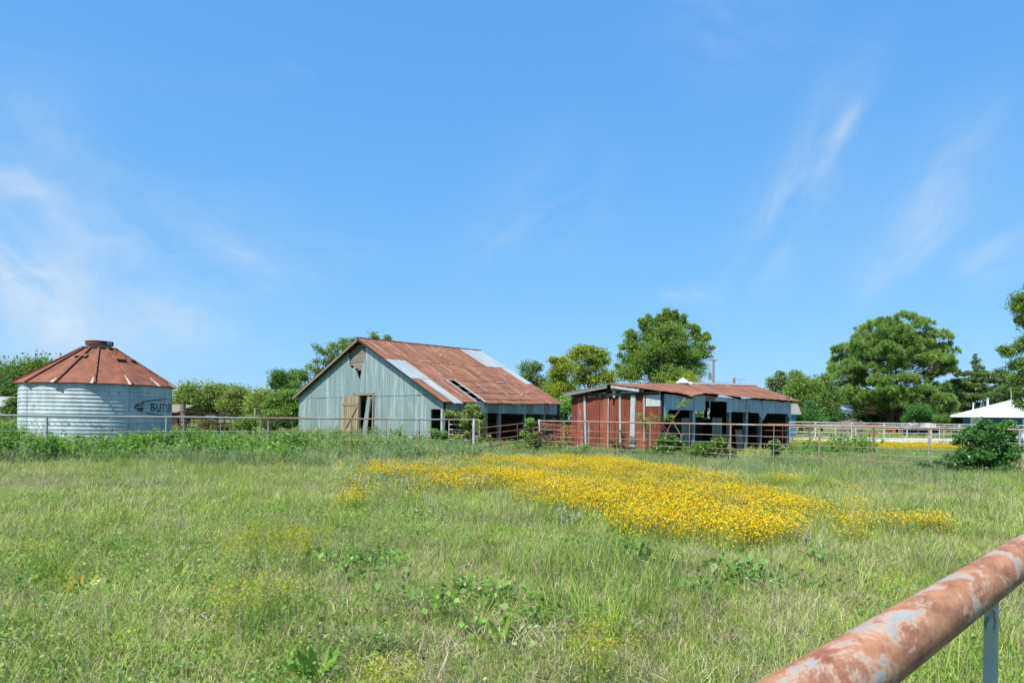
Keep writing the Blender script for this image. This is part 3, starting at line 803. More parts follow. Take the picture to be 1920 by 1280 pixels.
corrugated(1.80, 2.50, 0.05, 2.84, -.02, M_SHEDRUST, amp=.009)
corrugated(1.26, 1.52, 0.05, 2.94, -.045, M_SHEDRUST2)
corrugated(0.97, 1.28, 0.05, 2.93, -.02, M_SHEDRUST2)
corrugated(0.02, 0.97, 0.05, 2.30, -.03, M_SHEDRUST, amp=.008)
corrugated(0.02, 0.90, 2.26, 2.93, -.055, M_SHEDTOP, amp=.006, jag=.01)
MB().prism([(3.36, 2.84), (4.95, 2.74), (4.95, 2.86), (3.36, 2.97)], lambda v, z: Vector((-.075, v, z)), lambda v, z: Vector((-.06, v, z))).build('top_strip', M_SHEDTOP, shed)
MB().prism([(1.82, 2.80), (2.52, 2.80), (2.52, 2.98), (1.82, 2.98)], lambda v, z: Vector((-.075, v, z)), lambda v, z: Vector((-.06, v, z))).build('top_strip', M_SHEDTOP, shed)
def slab(pts, mat, name, u=-.09, th=.05):
    return MB().prism(pts, lambda v, z: Vector((u, v, z)), lambda v, z: Vector((u + th, v, z))).build(name, mat, shed)
slab([(4.84, 0), (4.96, 0), (5.13, 2.85), (5.00, 2.85)], M_WHITEPOST, 'front_post')
slab([(2.42, 0), (2.52, 0), (2.62, 2.95), (2.50, 2.95)], M_WHITEPOST, 'front_post')
slab([(1.55, -.02), (1.84, -.02), (1.80, 2.95), (1.50, 2.95)], M_WHITEPOST, 'front_post', -.12, .07)
slab([(3.29, 0), (3.34, 0), (3.36, 2.9), (3.31, 2.9)], M_WHITEPOST, 'front_post', -.085, .02)
slab([(0.92, 0.6), (0.98, 0.6), (1.02, 2.9), (0.97, 2.9)], M_WHITEPOST, 'front_post', -.085, .02)
slab([(-.06, 0), (0.02, 0), (0.02, 2.8), (-.06, 2.8)], M_OLDWOOD_SHADE, 'corner_post', -.05, .1)
# roof framing seen over the front
def sroof(u, v, lift=0.0):
    eu = [-.4, 0, 1.2, 1.8, 2.7, 3.8, 4.95, 6.7, 11.05, 11.8]; ez = [2.95, 2.92, 2.87, 2.75, 2.95, 2.93, 2.88, 2.85, 2.80, 2.80]
    ze = float(np.interp(u, eu, ez)); zri = float(np.interp(u, [-.4, 0, 5, 12.6], [3.36, 3.38, 3.62, 3.80]))
    if v <= 3.05:
        k = (v + .3) / 3.35; return Vector((u, v, zri * k + (ze - 0.02) * (1 - k) + lift))
    k = (6.45 - v) / 3.4; return Vector((u, v, zri * k + 2.97 * (1 - k) + lift))
NSC = 17
for c in range(NSC):
    ua, ub = -.35 + 12.15 * c / NSC, -.35 + 12.15 * (c + 1) / NSC
    lift = .03 + .008 * (c % 2)
    def SF(s, t, dz):
        u = ua + (ub - ua) * s; v = 3.1 - 3.42 * t
        if c >= NSC - 1: u += 0.7 * (1 - t) * s
        return sroof(u, v, lift + dz + (0.02 * math.sin(s * math.pi)))
    pts = [SF(s, t, 0) for t in (0, .5, 1) for s in (0, .5, 1)]; pts2 = [SF(s, t, -.012) for t in (0, .5, 1) for s in (0, .5, 1)]
    fs = [(i * 3 + j, i * 3 + j + 1, i * 3 + j + 4, i * 3 + j + 3) for i in (0, 1) for j in (0, 1)]
    MB().add(pts + pts2, [f[::-1] for f in fs] + [tuple(9 + q for q in f) for f in fs] + [(6, 7, 16, 15), (7, 8, 17, 16), (0, 3, 12, 9), (3, 6, 15, 12), (5, 2, 11, 14), (8, 5, 14, 17)]).build('roof_sheet', M_ROOF_RUST, shed)
    MB().prism([(ua, 3.0), (ub, 3.0), (ub, 6.5), (ua, 6.5)], lambda u, v: sroof(u, v, lift - .005), lambda u, v: sroof(u, v, lift - .02)).build('roof_sheet', M_ROOF_RUST if c % 3 else M_ROOF_GALV, shed)
MB().beam(sroof(6.0, 3.0, .07), sroof(12.3, 3.0, .08), .26, .11).build('ridge_cap', M_WHITE, shed)
vt_ = sroof(5.35, 3.0)
MB().lathe([(0.20, vt_.z - .1), (0.20, vt_.z + .06), (0.40, vt_.z + .06), (0.0, vt_.z + .36)], 20, c=(vt_.x, vt_.y, 0), smooth=False).build('roof_vent', M_WHITE, shed)
MB().beam((-.33, 6.42, 2.88), (-.33, 3.2, 3.24), .05, .14).build('rake_board', M_WOODH, shed)
MB().beam((-.30, 2.95, 3.25), (-.30, 1.1, 3.0), .05, .13).build('rake_board', M_WHITEPOST, shed)
MB().beam((-.1, 6.0, 2.86), (-.1, 0.1, 2.86), .1, .10).build('plate', M_OLDWOOD_SHADE, shed)
for v, mt in ((5.95, M_WHITEPOST), (2.90, M_WHITEPOST), (3.35, M_OLDWOOD_SHADE), (4.9, M_OLDWOOD_SHADE)):
    MB().span((-.14, v - .09, 2.75), (-.02, v + .09, 3.30 if v < 3.5 else 2.98)).build('stub_post', mt, shed)
MB().beam((-.2, 3.0, 3.12), (-.2, 0.9, 2.98), .05, .10).build('rafter', M_WOOD, shed)
for u in (2, 4, 6, 8, 10):
    MB().beam(sroof(u, -.2, -.07), sroof(u, 3.05, -.07), .06, .12).build('rafter', M_OLDWOOD_SHADE, shed)
    MB().beam(sroof(u, 3.05, -.07), sroof(u, 6.3, -.07), .06, .12).build('rafter', M_OLDWOOD_SHADE, shed)
MB().beam((0.3, 0.02, 2.70), (11, 0.02, 2.62), .08, .12).build('plate', M_OLDWOOD_SHADE, shed)
# long side header panels with their cut corners
def side_panel(poly, mat=None, dv=0.0, name='header_panel'):
    return MB().prism(poly, lambda u, z: Vector((u, -.06 - dv, z)), lambda u, z: Vector((u, -.045 - dv, z))).build(name, mat or M_SHEDGALV, shed)
def st(u): return float(np.interp(u, [0, 1.2, 1.8, 2.7, 4.95, 11.05], [2.86, 2.82, 2.72, 2.9, 2.84, 2.76])) - .02
side_panel([(.12, 1.72), (.22, 1.70), (.50, 2.12), (.60, 2.12), (.60, st(.6)), (.12, st(.12))])
for i, (a, b) in enumerate(((.61, 1.2), (1.2, 1.75), (1.75, 2.35), (2.35, 2.95), (2.95, 3.22))):
    side_panel([(a + .005, 2.11), (b, 2.12), (b, st(b)), (a + .005, st(a))], None, .014 * (i % 2))
side_panel([(3.23, 2.60), (4.2, 2.58), (4.2, st(4.2)), (3.23, st(3.23))], M_WOOD, .0, 'upper_board')
side_panel([(4.0, 2.62), (4.98, 2.60), (4.98, st(4.98)), (4.0, st(4.0))], M_SHEDTOP, .016, 'upper_board')
for i, (a, b) in enumerate(((4.99, 5.5), (5.5, 6.1), (6.1, 6.7), (6.7, 7.3))):
    side_panel([(a + .005, 2.12 if i else 2.05), (b, 2.09), (b, st(b)), (a + .005, st(a))], None, .014 * (i % 2))
side_panel([(7.305, 2.09), (7.82, 2.09), (8.18, 1.72), (8.18, st(8.2)), (7.305, st(7.3))], None, .0)
side_panel([(8.186, 1.72), (8.27, 1.70), (8.62, 2.08), (8.95, 2.08), (8.95, st(8.95)), (8.186, st(8.2))], None, .014)
for i, (a, b) in enumerate(((8.955, 9.5), (9.5, 10.1), (10.1, 10.66))):
    side_panel([(a + .005, 2.08), (b, 2.08), (b, st(b)), (a + .005, st(a))], None, .014 * (i % 2))
side_panel([(10.665, 2.08), (10.70, 2.08), (11.0, 1.70), (11.06, 1.70), (11.06, st(11.06)), (10.665, st(10.7))])
for u, w in ((2.45, .20), (5.42, .17), (6.9, .19), (8.25, .12), (10.95, .16)):
    MB().span((u - w / 2, .02, 0), (u + w / 2, .02 + w, 2.6)).build('post', M_GREYPIPE if u > 3 else M_SHEDGALV, shed)
for i in range(5):               # low tin partition inside, colour darkened to stand for interior shade
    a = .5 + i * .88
    MB().prism([(a, .1), (a + .87, .1), (a + .87, 1.68 + .03 * i), (a, 1.66 + .03 * i)], lambda u, z: Vector((u, 1.3, z)), lambda u, z: Vector((u, 1.32, z))).build('partition_sheet', M_OLDWOOD_SHADE if i != 3 else M_HEAD_BROWN, shed)
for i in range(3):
    MB().span((4.6 + i * .28, .5, .1), (4.85 + i * .28, .53, 1.8)).build('partition_board', M_HEAD_BROWN, shed)  # darker than bare tin, shade of the interior put into the colour
for i in range(19):              # back wall, its near-black colour carries the interior shade
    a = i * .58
    MB().span((a, 6.08, 0 if i % 5 else .2), (a + .572, 6.10, 2.85 if i < 18 else 1.8)).build('wall_sheet', M_OLDWOOD_SHADE, shed)
for i in range(9):               # rear end wall with gaps, interior shade painted into its dark colour
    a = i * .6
    MB().prism([(a, 0), (a + (.53 if i == 8 else .595), 0), (a + (.53 if i == 8 else .595), 2.9 - .0), (a, 2.9)], lambda v, z: Vector((11.0, v, z)), lambda v, z: Vector((11.02, v, z))).build('wall_sheet', M_OLDWOOD_SHADE, shed)
MB().span((11.0, 5.32, 0), (11.02, 6.08, 1.78)).build('wall_sheet', M_OLDWOOD_SHADE, shed)
MB().span((11.0, 5.52, 1.79), (11.02, 5.76, 2.9)).build('wall_sheet', M_OLDWOOD_SHADE, shed)
MB().span((11.0, 5.36, 2.42), (11.02, 5.51, 2.9)).build('wall_sheet', M_OLDWOOD_SHADE, shed)
MB().span((11.0, 5.77, 2.3), (11.02, 6.08, 2.9)).build('wall_sheet', M_OLDWOOD_SHADE, shed)
MB().span((11.0, 0.02, 2.9), (11.03, 6.05, 3.0)).build('plate', M_OLDWOOD_SHADE, shed)
pl = MB().span((0, 0, 0), (.98, .03, 1.18)).build('leaning_panel', M_TAN)
pl.matrix_world = Matrix.Translation(SO) @ Matrix.Rotation(SA_, 4, 'Z') @ Matrix.Translation((6.75, .45, .02)) @ Matrix.Rotation(R(-8), 4, 'X')
tag(pl, 'tan board panel leaning inside the open side of the rusty shed', 'panel')
bar = MB().beam((0, 0, 0), (.3, .1, 1.15), .05, .05).build('dark_bar', M_BLACK)
bar.matrix_world = Matrix.Translation(SO) @ Matrix.Rotation(SA_, 4, 'Z') @ Matrix.Translation((7.05, .30, .05)) @ Matrix.Rotation(R(-14), 4, 'Y')
tag(bar, 'thin dark bar leaning in front of the tan panel in the shed', 'bar')
blk = MB().box((0, 0, .17), (.42, .3, .34)).build('block', M_SHEDTOP); blk.location = Pix(1091, 833, 34.5); blk.location.z = 0; blk.rotation_euler = (0, 0, .5)
tag(blk, 'pale block on the ground by the left corner of the rusty shed', 'block')
# ------------------------------------------------------------------ fences and gates
def wavy(p0, p1, n, amp, seed):
    rg = random.Random(seed); out = []
    for i in range(n + 1):
        t = i / n; out.append(Vector(p0).lerp(Vector(p1), t) + Vector((0, 0, rg.uniform(-amp, amp) if 0 < i < n else 0)))
    return out
def pipe_fence(A, B, post_px, stay_px, rails, label, name='pipe_fence', top_r=.033, rail_r=.0115, group='pipe fences', mat=None, post_r=.033, amp=.012, hfun=None, slope=None, cat='fence', lowrail=None):
    mat = mat or M_MIDPIPE
    A, B = Vector(A), Vector(B); d = (B - A); L = d.length; dn = d.normalized()
    root = empty(name, A, 0, label, cat, group)
    hz = hfun or (lambda t: 0.0)
    def at(px):
        k = math.tan(math.atan((px - 960) / FPX)); t = (k * A.y - A.x) / (dn.x - k * dn.y); return t
    for ri, z in enumerate(rails):
        n = max(6, int(L / 1.5)); rg = random.Random(ri * 7 + int(L * 10))
        pts = [dn * (L * i / n) + Vector((0, 0, z + hz(L * i / n) + (rg.uniform(-amp, amp) * (0.5 if ri == 0 else 1)))) for i in range(n + 1)]
        off = Vector((dn.y, -dn.x, 0)) * (0 if ri == 0 else .03)
        MB().tube([p + off for p in pts], top_r if ri == 0 else rail_r, 10 if ri == 0 else 6).build('rail', mat, root)
    for px in post_px:
        t = at(px) if isinstance(px, (int, float)) else px[0]
        p = dn * t; zt = rails[0] + hz(t) - .01
        lean = random.uniform(-.015, .015)
        MB().tube([p + Vector((0, 0, -.1)), p + Vector((lean, 0, zt))], post_r, 8).build('post', mat, root)
    for px in stay_px:
        t = at(px) if isinstance(px, (int, float)) else px[0]
        p = dn * t; zt = rails[0] + hz(t) - .01
        MB().tube([p + Vector((0, -.02, .12)), p + Vector((0, -.02, zt))], .014, 6).build('stay', mat, root)
    return root
RZ = [1.462, 1.07, .79, .56, .36, .13]
# left run comes in from the left edge to the tall gate post
fa, fb = Vector((-22.5, 17.7, 0)), Vector((-1.62, 28.5, 0))
pipe_fence(fa, fb, [(0.3,), (3.2,), (6.1,), 88, 312, 504, 659, 786], [(1.8,), (4.7,), 208, 345, 414, 585, 725], [1.47, .98, .64, .42, .2],
           'grey and rusty pipe fence in front of the grain bin and barn', hfun=lambda t: -.06 + .09 * t / 23.5)
ga, gb = Vector((1.20, 30.65, 0)), Vector((17.5, 17.75, 0))
pipe_fence(ga, gb, [1105, 1220, 1370, 1537, 1743, 1913], [1057, 1157, 1293, 1451, 1636, 1830], RZ,
           'rusty pipe fence running in front of the red shed to the shrub', hfun=lambda t: .035 * (1 - t / 21))
# tall gate posts
def gpost(px, d, ztop, r, label, mat):
    p = Pix(px, 800, d); p.z = 0
    o = MB().tube([(0, 0, -.1), (0, 0, ztop)], r, 12).build('gate_post', mat); o.location = p
    MB().lathe([(r + .004, ztop - .01), (r + .004, ztop + .015), (0, ztop + .03)], 12).build('cap', M_WHITEPOST, o)
    return tag(o, label, 'gate post', 'gate posts')
gpost(888.5, 28.5, 1.53, .062, 'grey gate post at the hinge end of the sagging brown gate', M_WHITEPOST)
gpost(1011, 30.6, 1.53, .055, 'pale gate post between the brown gate and the red gates', M_WHITEPOST)
def gate(name, corners, n_rails, stays, mat, label, group=None, r=.024, zf=None, cat='gate'):
    """corners: (px, py_top, py_bottom, d) for the two ends"""
    (xa, ta, ba, da), (xb, tb, bb, db) = corners
    A0_, A1_ = Pix(xa, ta, da), Pix(xa, ba, da); B0_, B1_ = Pix(xb, tb, db), Pix(xb, bb, db)
    base = Vector((A1_.x, A1_.y, 0)); root = empty(name, base, 0, label, cat, group)
    c0, c1 = A0_.lerp(B0_, .03), B0_.lerp(A0_, .03)
    fr = [A1_ - base, A0_.lerp(A1_, .12) - base, A0_.lerp(B0_, .015) - base + Vector((0, 0, -.02)), A0_.lerp(B0_, .05) - base, A0_.lerp(B0_, .5) - base,
          B0_.lerp(A0_, .05) - base, B0_.lerp(A0_, .015) - base + Vector((0, 0, -.02)), B0_.lerp(B1_, .12) - base, B1_ - base]
    MB().tube(fr, r * 1.1, 8).build('frame', mat, root)
    for i in range(1, n_rails):
        f = i / (n_rails - 1) if zf is None else zf[i]
        p, q = A0_.lerp(A1_, f) - base, B0_.lerp(B1_, f) - base
        MB().tube([p, p.lerp(q, .5) + Vector((0, 0, random.uniform(-.02, .02))), q], r, 7).build('rail', mat, root)
    for s in stays:
        MB().tube([A0_.lerp(B0_, s) - base + Vector((0, -.03, 0)), A1_.lerp(B1_, s) - base + Vector((0, -.03, 0))], r * .6, 6).build('stay', mat, root)
    return root
gate('pipe_gate', [(896, 803, 851, 28.2), (1009, 790.5, 834, 30.2)], 5, [.36, .64], M_GATEBROWN, 'sagging brown pipe gate hung open beside the yellow flowers')
gate('red_gate', [(1000, 792, 834, 31.4), (1086, 800, 841, 31.0)], 6, [.4], M_GATERED, 'red tube gate leaning by the shed corner, the farther of two', 'red tube gates', r=.02)
gate('red_gate', [(1013, 795.5, 829, 30.9), (1079, 803.5, 838, 30.75)], 5, [.5], M_GATERED, 'red tube gate leaning behind the fence, nearer of two', 'red tube gates', r=.02)
gate('white_gate', [(842, 786.5, 832, 31.6), (899, 786.5, 838, 30.8)], 6, [.52], M_WHITEPIPE, 'small white pipe panel with vines in front of the barn opening', r=.02)
# rusty gate and corner posts behind the bin
def woodpost(px, pt, d, r, lean, label):
    p = Pix(px, pt, d); o = MB().tube([(0, 0, -.2), (lean * .5, 0, p.z * .5), (lean, 0, p.z)], [r * 1.05, r, r * .95], 10).build('wooden_post', M_WOOD)
    o.location = (p.x - lean, p.y, 0); return tag(o, label, 'post', 'old wooden posts')
woodpost(343, 757, 38, .16, -.12, 'thick leaning wooden post right of the grain bin')
woodpost(479, 765, 52, .12, 0, 'short wooden post between the bin and the barn')
gate('rusty_gate', [(338, 771, 800, 35.5), (433, 779, 800, 40)], 4, [.25, .85], M_GATEBROWN, 'rusty pipe gate sloping away behind the fence beside the bin', r=.028)
pf = empty('field_fence', (0, 0, 0), 0, 'thin rusty rail fence in the field left of the barn', 'fence')
for dy in (0, 9, 20):
    MB().tube([Pix(436, 778.5 + dy, 41), Pix(500, 780.5 + dy * .9, 44), Pix(565, 782 + dy * .8, 47)], .022, 6).build('rail', M_GATEBROWN, pf)
for px in (421, 470.5, 491, 540):
    d = 41 + (px - 436) / 21.5; t = Pix(px, 778, d); MB().tube([(t.x, t.y, -.1), t], .03, 6).build('post', M_DARKRUST, pf)
# far pale fences on the right
pipe_fence((15.6, 50, 0), (60, 57.5, 0), [1480, 1529, 1597, 1658, 1746, 1798, 1880], [1517, 1627, 1692, 1770, 1840], [1.66, 1.28, .92, .55],
           'white and rust pipe fence along the gravel drive, right of the shed', mat=M_WHITEPIPE, top_r=.035, rail_r=.02, post_r=.06)
pipe_fence((32, 80, 0), (80, 84, 0), [1567, 1605, 1658, 1701, 1762, 1840, 1900], [], [1.5, 1.05, .6],
           'farther thin white fence beyond the gravel drive under the pine', mat=M_WHITEPIPE, top_r=.04, rail_r=.03, post_r=.06)
pipe_fence((13.2, 37.0, 0), (19.3, 36.0, 0), [(0.1,), (2.8,), (6.0,)], [(1.4,)], [1.50, 1.15, .8, .45],
           'short rusty pipe fence right beside the far end of the shed', mat=M_GATEBROWN, top_r=.03, rail_r=.018)
# small posts in the far paddock
for i, (px, pt, d, r, m_, lb) in enumerate(((1611, 809.5, 60, .06, M_WHITEPOST, 'short blue grey post behind the right fences'), (1582, 812, 64, .07, M_WHITEPOST, 'stubby pale post left of the blue grey post'),
                                ))[:2] if False else []:
    pass
for px, pt, d, r, m_, lb in ((1611, 809.5, 52, .055, M_GREYPIPE, 'short blue grey pipe post in front of the gravel drive'), (1582.5, 812, 53, .05, M_WHITEPOST, 'stubby pale post left of the gravel drive')):
    p = Pix(px, pt, d); o = MB().tube([(0, 0, -.1), (0, 0, p.z)], r, 8).build('pipe_post', m_); o.location = (p.x, p.y, 0); tag(o, lb, 'post')

# near fence the camera looks over (bottom right)
nd = Vector((.489, .479, 0)).normalized()
npnt = Vector((.379, .678, 0))
nf = empty('near_pipe_fence', npnt, math.atan2(nd.y, nd.x), 'thick rusty pipe rail in the near bottom right corner', 'fence', 'pipe fences')
MB().tube([(-1.4, 0, 1.333), (0.3, 0, 1.331), (1.2, 0, 1.331), (4.5, 0, 1.333)], .0292, 48).build('rail', M_NEARPIPE, nf)
for z in (.92, .62, .32):
    MB().tube([(-1.4, .03, z), (4.5, .03, z)], .011, 8).build('rail', M_NEARPIPE, nf)
mb = MB(); mb.beam((.455, .0, 1.31), (.39, -.008, .1), .0155, .0155, Vector((1, 0, 0))).build('stay', M_STAY, nf)
for t in (-.9, 1.95, 3.4):
    MB().tube([(t, 0, -.1), (t, 0, 1.33)], .03, 12).build('post', M_NEARPIPE, nf)

# ------------------------------------------------------------------ house and things by it
HD = 86.0
def hx(px, d=HD): return Pix(px, 790, d).x
house = empty('house', (hx(1806), HD, 0), R(-33), 'blue house with white hip roof beyond the right-hand fence', 'house')
HW, HL = 26.0, 11.0
ze = 2.83
MB().span((0, 0, 0), (HW, HL, ze)).build('wall', M_BLUE, house)
ov = 1.35; rz0, rzt = ze + .02, 5.75
ry = HL / 2
v_ = [(-ov, -ov, rz0), (HW + ov, -ov, rz0), (HW + ov, HL + ov, rz0), (-ov, HL + ov, rz0), (7.6, ry, rzt), (HW - 6, ry, rzt)]
v2 = [(x, y, z - .18) for x, y, z in v_[:4]]
MB().add(v_ + v2, [(0, 1, 5, 4), (1, 2, 5), (2, 3, 4, 5), (3, 0, 4), (0, 6, 7, 1), (1, 7, 8, 2), (2, 8, 9, 3), (3, 9, 6, 0), (9, 8, 7, 6)]).build('roof', M_WHITEROOF, house)
dr = MB().span((.75, -.10, 0), (1.95, -.004, 2.62)).build('door_frame', M_WHITE, house)
MB().span((1.0, -.14, .1), (1.75, -.103, 2.4)).build('door', M_WHITEPOST, dr)
for i in range(14):
    x = 2.1 + i * .6
    if x < 5.9: MB().span((x, -.03, 0), (x + .05, -.004, 2.6)).build('batten', M_BLUE, house)
for a in (6.0, 11, 17):
    w = MB().span((a, -.08, .9), (a + 1.5, -.004, 2.5)).build('window_frame', M_WHITE, house)
    MB().span((a + .15, -.10, 1.05), (a + 1.35, -.083, 1.65)).build('pane', M_GLASS, w)
    MB().span((a + .15, -.10, 1.75), (a + 1.35, -.083, 2.35)).build('pane', M_GLASS, w)
for px, py, r in ((1852, 748, .22), (1825, 756.5, .14), (1896, 731, .05)):
    k = Matrix.Rotation(R(33), 3, 'Z') @ (Pix(px, py, HD + 2.6) - Vector(house.location))
    zz = 4.0 if px == 1852 else (3.2 if px == 1825 else 5.2)
    vv = MB().tube([(k.x, k.y, zz - .8), (k.x, k.y, k.z)], r * .5, 8).build('vent_pipe', M_WHITE, house)
    MB().lathe([(r * .5, k.z - .02), (r, k.z), (r, k.z + .12), (0, k.z + .2)], 10, c=(k.x, k.y, 0)).build('vent_cap', M_GREYPIPE, vv)
# dark blue refuse container
c = Pix(1727, 812, 100); c.z = 0
dm = empty('refuse_container', c, .1, 'dark blue metal container on the lawn under the pine', 'container')
MB().span((-2.4, -1, .1), (2.4, 1, 1.15)).build('body', M_BLUEBOX, dm)
for x in (-1.8, -.9, 0, .9, 1.8):
    MB().span((x - .05, -1.05, .1), (x + .05, -1.0, 1.15)).build('rib', M_BLUEBOX, dm)
MB().span((-2.45, -1.06, 1.15), (2.45, 1.05, 1.25)).build('rim', M_BLUEBOX, dm)
# white trailer behind it
c = Pix(1722, 806, 108); c.z = 0
tr = empty('trailer', c, .05, 'low white trailer parked behind the dark blue container', 'trailer')
MB().span((-2.6, -1, .65), (2.2, 1, 1.95)).build('body', M_WHITE, tr)
MB().span((-1.4, -1.03, 1.15), (-.4, -1.003, 1.6)).build('window', M_GLASS, tr)
MB().beam((2.2, 0, .6), (3.4, 0, .5), .12, .1).build('hitch', M_GREYPIPE, tr)
for s in (-1.05, 1.05):
    w = MB().tube([(-.2, s - .1, .35), (-.2, s + .1, .35)], .35, 16).build('wheel', M_TYRE, tr)
    MB().tube([(-.2, s - .12, .35), (-.2, s + .12, .35)], .16, 10).build('rim', M_WHITEPIPE, w)
# wooden play frame / table pieces under the pine
def play(px, d, w, h, label):
    c = Pix(px, 812, d); c.z = 0
    t = empty('playhouse', c, .2, label, 'playhouse', 'orange wooden frames')
    for x in (-w / 2, w / 2):
        for y in (-.6, .6): MB().span((x - .09, y - .09, 0), (x + .09, y + .09, h)).build('post', M_ORANGE, t)
    MB().span((-w / 2 - .2, -.8, h), (w / 2 + .2, .8, h + .14)).build('roof_board', M_ORANGE, t)
    MB().span((-w / 2 + .09, -.65, h * .45), (w / 2 - .09, -.55, h * .62)).build('rail', M_ORANGE, t)
    for k in (.25, .5, .75): MB().span((-w / 2 + w * k - .05, -.64, .1), (-w / 2 + w * k + .05, -.56, h * .45)).build('slat', M_ORANGE, t)
play(1663, 104, 1.6, 1.75, 'orange wooden frame left of the pine trunk')
play(1686, 106, 1.1, 1.7, 'orange wooden frame just right of the pine trunk')
play(1702, 107, .8, 1.4, 'smaller orange wooden frame beside the dark blue container')
# log and low boards on the lawn
lg = MB().tube([(0, 0, .2), (5.5, .4, .22)], .2, 10).build('log', M_WOOD); lg.location = (Pix(1744, 814, 92).x, 92, 0); tag(lg, 'long pale log lying on the lawn left of the blue house', 'log')
# silver car, mostly hidden by the shrub at the right edge
cc = Pix(1912, 818, 60); cc.z = 0
car = empty('parked_car', cc + Vector((1.9, 0, 0)), 0, 'silver car partly hidden behind the shrub at the right edge', 'car')
sec = []
prof = [(-2.25, .35, .55), (-2.2, .35, .82), (-1.35, .3, .95), (-.85, .3, 1.38), (.75, .3, 1.42), (1.5, .3, 1.0), (2.2, .32, .88), (2.27, .4, .5)]
mb = MB()
n = len(prof)
vs = []
for x, zl, zh in prof:
    wt = .82 if zh < 1.2 else .62
    vs += [(x, -.86, zl), (x, -.88, min(zh, .92)), (x, -wt, zh), (x, wt, zh), (x, .88, min(zh, .92)), (x, .86, zl)]
fs = [(i * 6 + j, i * 6 + (j + 1) % 6, (i + 1) * 6 + (j + 1) % 6, (i + 1) * 6 + j) for i in range(n - 1) for j in range(6)] + [(0, 1, 2, 3, 4, 5), tuple(range(n * 6 - 1, n * 6 - 7, -1))]
mb.add(vs, fs, True).build('body', M_SILVER, car)
for s in (-1, 1):
    MB().add([(-1.2, s * .865, .98), (-.78, s * .70, 1.31), (-.05, s * .68, 1.34), (-.05, s * .87, .98)], [(0, 1, 2, 3)]).build('window', M_GLASS, car)
    MB().add([(.03, s * .87, .98), (.03, s * .68, 1.34), (.68, s * .68, 1.35), (1.25, s * .85, 1.0)], [(0, 1, 2, 3)]).build('window', M_GLASS, car)
for x in (-1.4, 1.4):
    for s in (-1, 1):
        w = MB().tube([(x, s * .74, .32), (x, s * .92, .32)], .32, 20).build('wheel', M_TYRE, car)
        MB().tube([(x, s * .90, .32), (x, s * .93, .32)], .19, 12).build('rim', M_GREYPIPE, w)

# ------------------------------------------------------------------ distant small buildings
c = Pix(2, 772, 78); c.z = 0
gb = empty('gambrel_shed', c, .15, 'small pale grey gambrel roofed shed at the left edge', 'shed')
MB().span((-5, 0, 0), (1.0, 5, 2.2)).build('wall', M_GREY, gb)
MB().prism([(-.3, 2.1), (1.5, 3.05), (2.5, 3.35), (3.5, 3.05), (5.3, 2.1)], lambda y, z: Vector((-5.2, y, z)), lambda y, z: Vector((1.2, y, z))).build('roof', M_GREY, gb)
MB().span((-3, -.03, 0), (-1.6, -.005, 1.9)).build('door', M_WHITEPOST, gb)
c = Pix(322, 775, 70); c.z = 0
rb = empty('small_red_shed', c, 0, 'small dark maroon shed with tan roof, peeking out right of the bin', 'shed')
MB().span((-3, 0, 0), (.55, 3, 1.75)).build('wall', M_MAROON, rb)
MB().prism([(-.3, 1.72), (3.3, 2.5), (3.3, 2.6), (-.3, 1.82)], lambda y, z: Vector((-3.2, y, z)), lambda y, z: Vector((.75, y, z))).build('roof', M_WOOD, rb)
MB().span((-2, -.03, .05), (-1.2, -.005, 1.5)).build('door', M_OLDWOOD_SHADE, rb)
c = Pix(396, 776, 95); c.z = 0
ft = empty('feed_trough', c, 0, 'pale low feed trough far out in the left field', 'trough')
MB().add([(-.7, -.3, 1.5), (.7, -.3, 1.5), (.7, .3, 1.5), (-.7, .3, 1.5), (-.55, -.2, 1.2), (.55, -.2, 1.2), (.55, .2, 1.2), (-.55, .2, 1.2)],
         [(0, 1, 5, 4), (1, 2, 6, 5), (2, 3, 7, 6), (3, 0, 4, 7), (4, 5, 6, 7)]).build('basin', M_WHITEPOST, ft)
for x in (-.5, .5):
    for y in (-.15, .15): MB().span((x - .04, y - .04, 0), (x + .04, y + .04, 1.21)).build('leg', M_GREYPIPE, ft)
c = Pix(1487, 800, 75); c.z = 0
bs = empty('far_blue_shed', c, 0, 'pale roofed blue outbuilding just showing past the right end of the rusty shed', 'shed')
MB().span((-4, 0, 0), (.3, 4, 2.6)).build('wall', M_BLUE, bs)
MB().prism([(-4.2, 2.6), (.75, 2.55), (.3, 3.7), (-4.2, 3.9)], lambda x, z: Vector((x, -.4, z)), lambda x, z: Vector((x, 4.3, z))).build('roof', M_GREY, bs)
MB().span((-3, -.03, 0), (-2, -.005, 2)).build('door', M_WHITE, bs)

# ------------------------------------------------------------------ poles
def pole(px, pt, d, r, arms, label, extra=None):
    t = Pix(px, pt, d); root = empty('utility_pole', (t.x, t.y, 0), 0, label, 'pole', 'utility poles behind the shed')
    MB().tube([(0, 0, -.2), (0, 0, t.z)], [r, r * .8], 10).build('pole', M_WOOD, root)
    for z, w in arms:
        a = MB().span((-w, -.08, t.z - z - .07), (w, .02, t.z - z + .07)).build('crossarm', M_WOOD, root)
        for s in (-.8, .8): MB().tube([(w * s, -.03, t.z - z + .07), (w * s, -.03, t.z - z + .25)], .05, 6).build('insulator', M_WHITEPIPE, a)
    return root, t
up, t1 = pole(1338, 673, 82, .16, [(.15, .45)], 'tall utility pole with transformer behind the rusty shed')
MB().tube([(-.42, 0, t1.z - 2.5), (-.42, 0, t1.z - 1.7)], .2, 10).build('transformer', M_GREYPIPE, up)
MB().tube([(-.42, 0, t1.z - 1.7), (-.42, 0, t1.z - 1.4)], .06, 6).build('bushing', M_GREYPIPE, up)
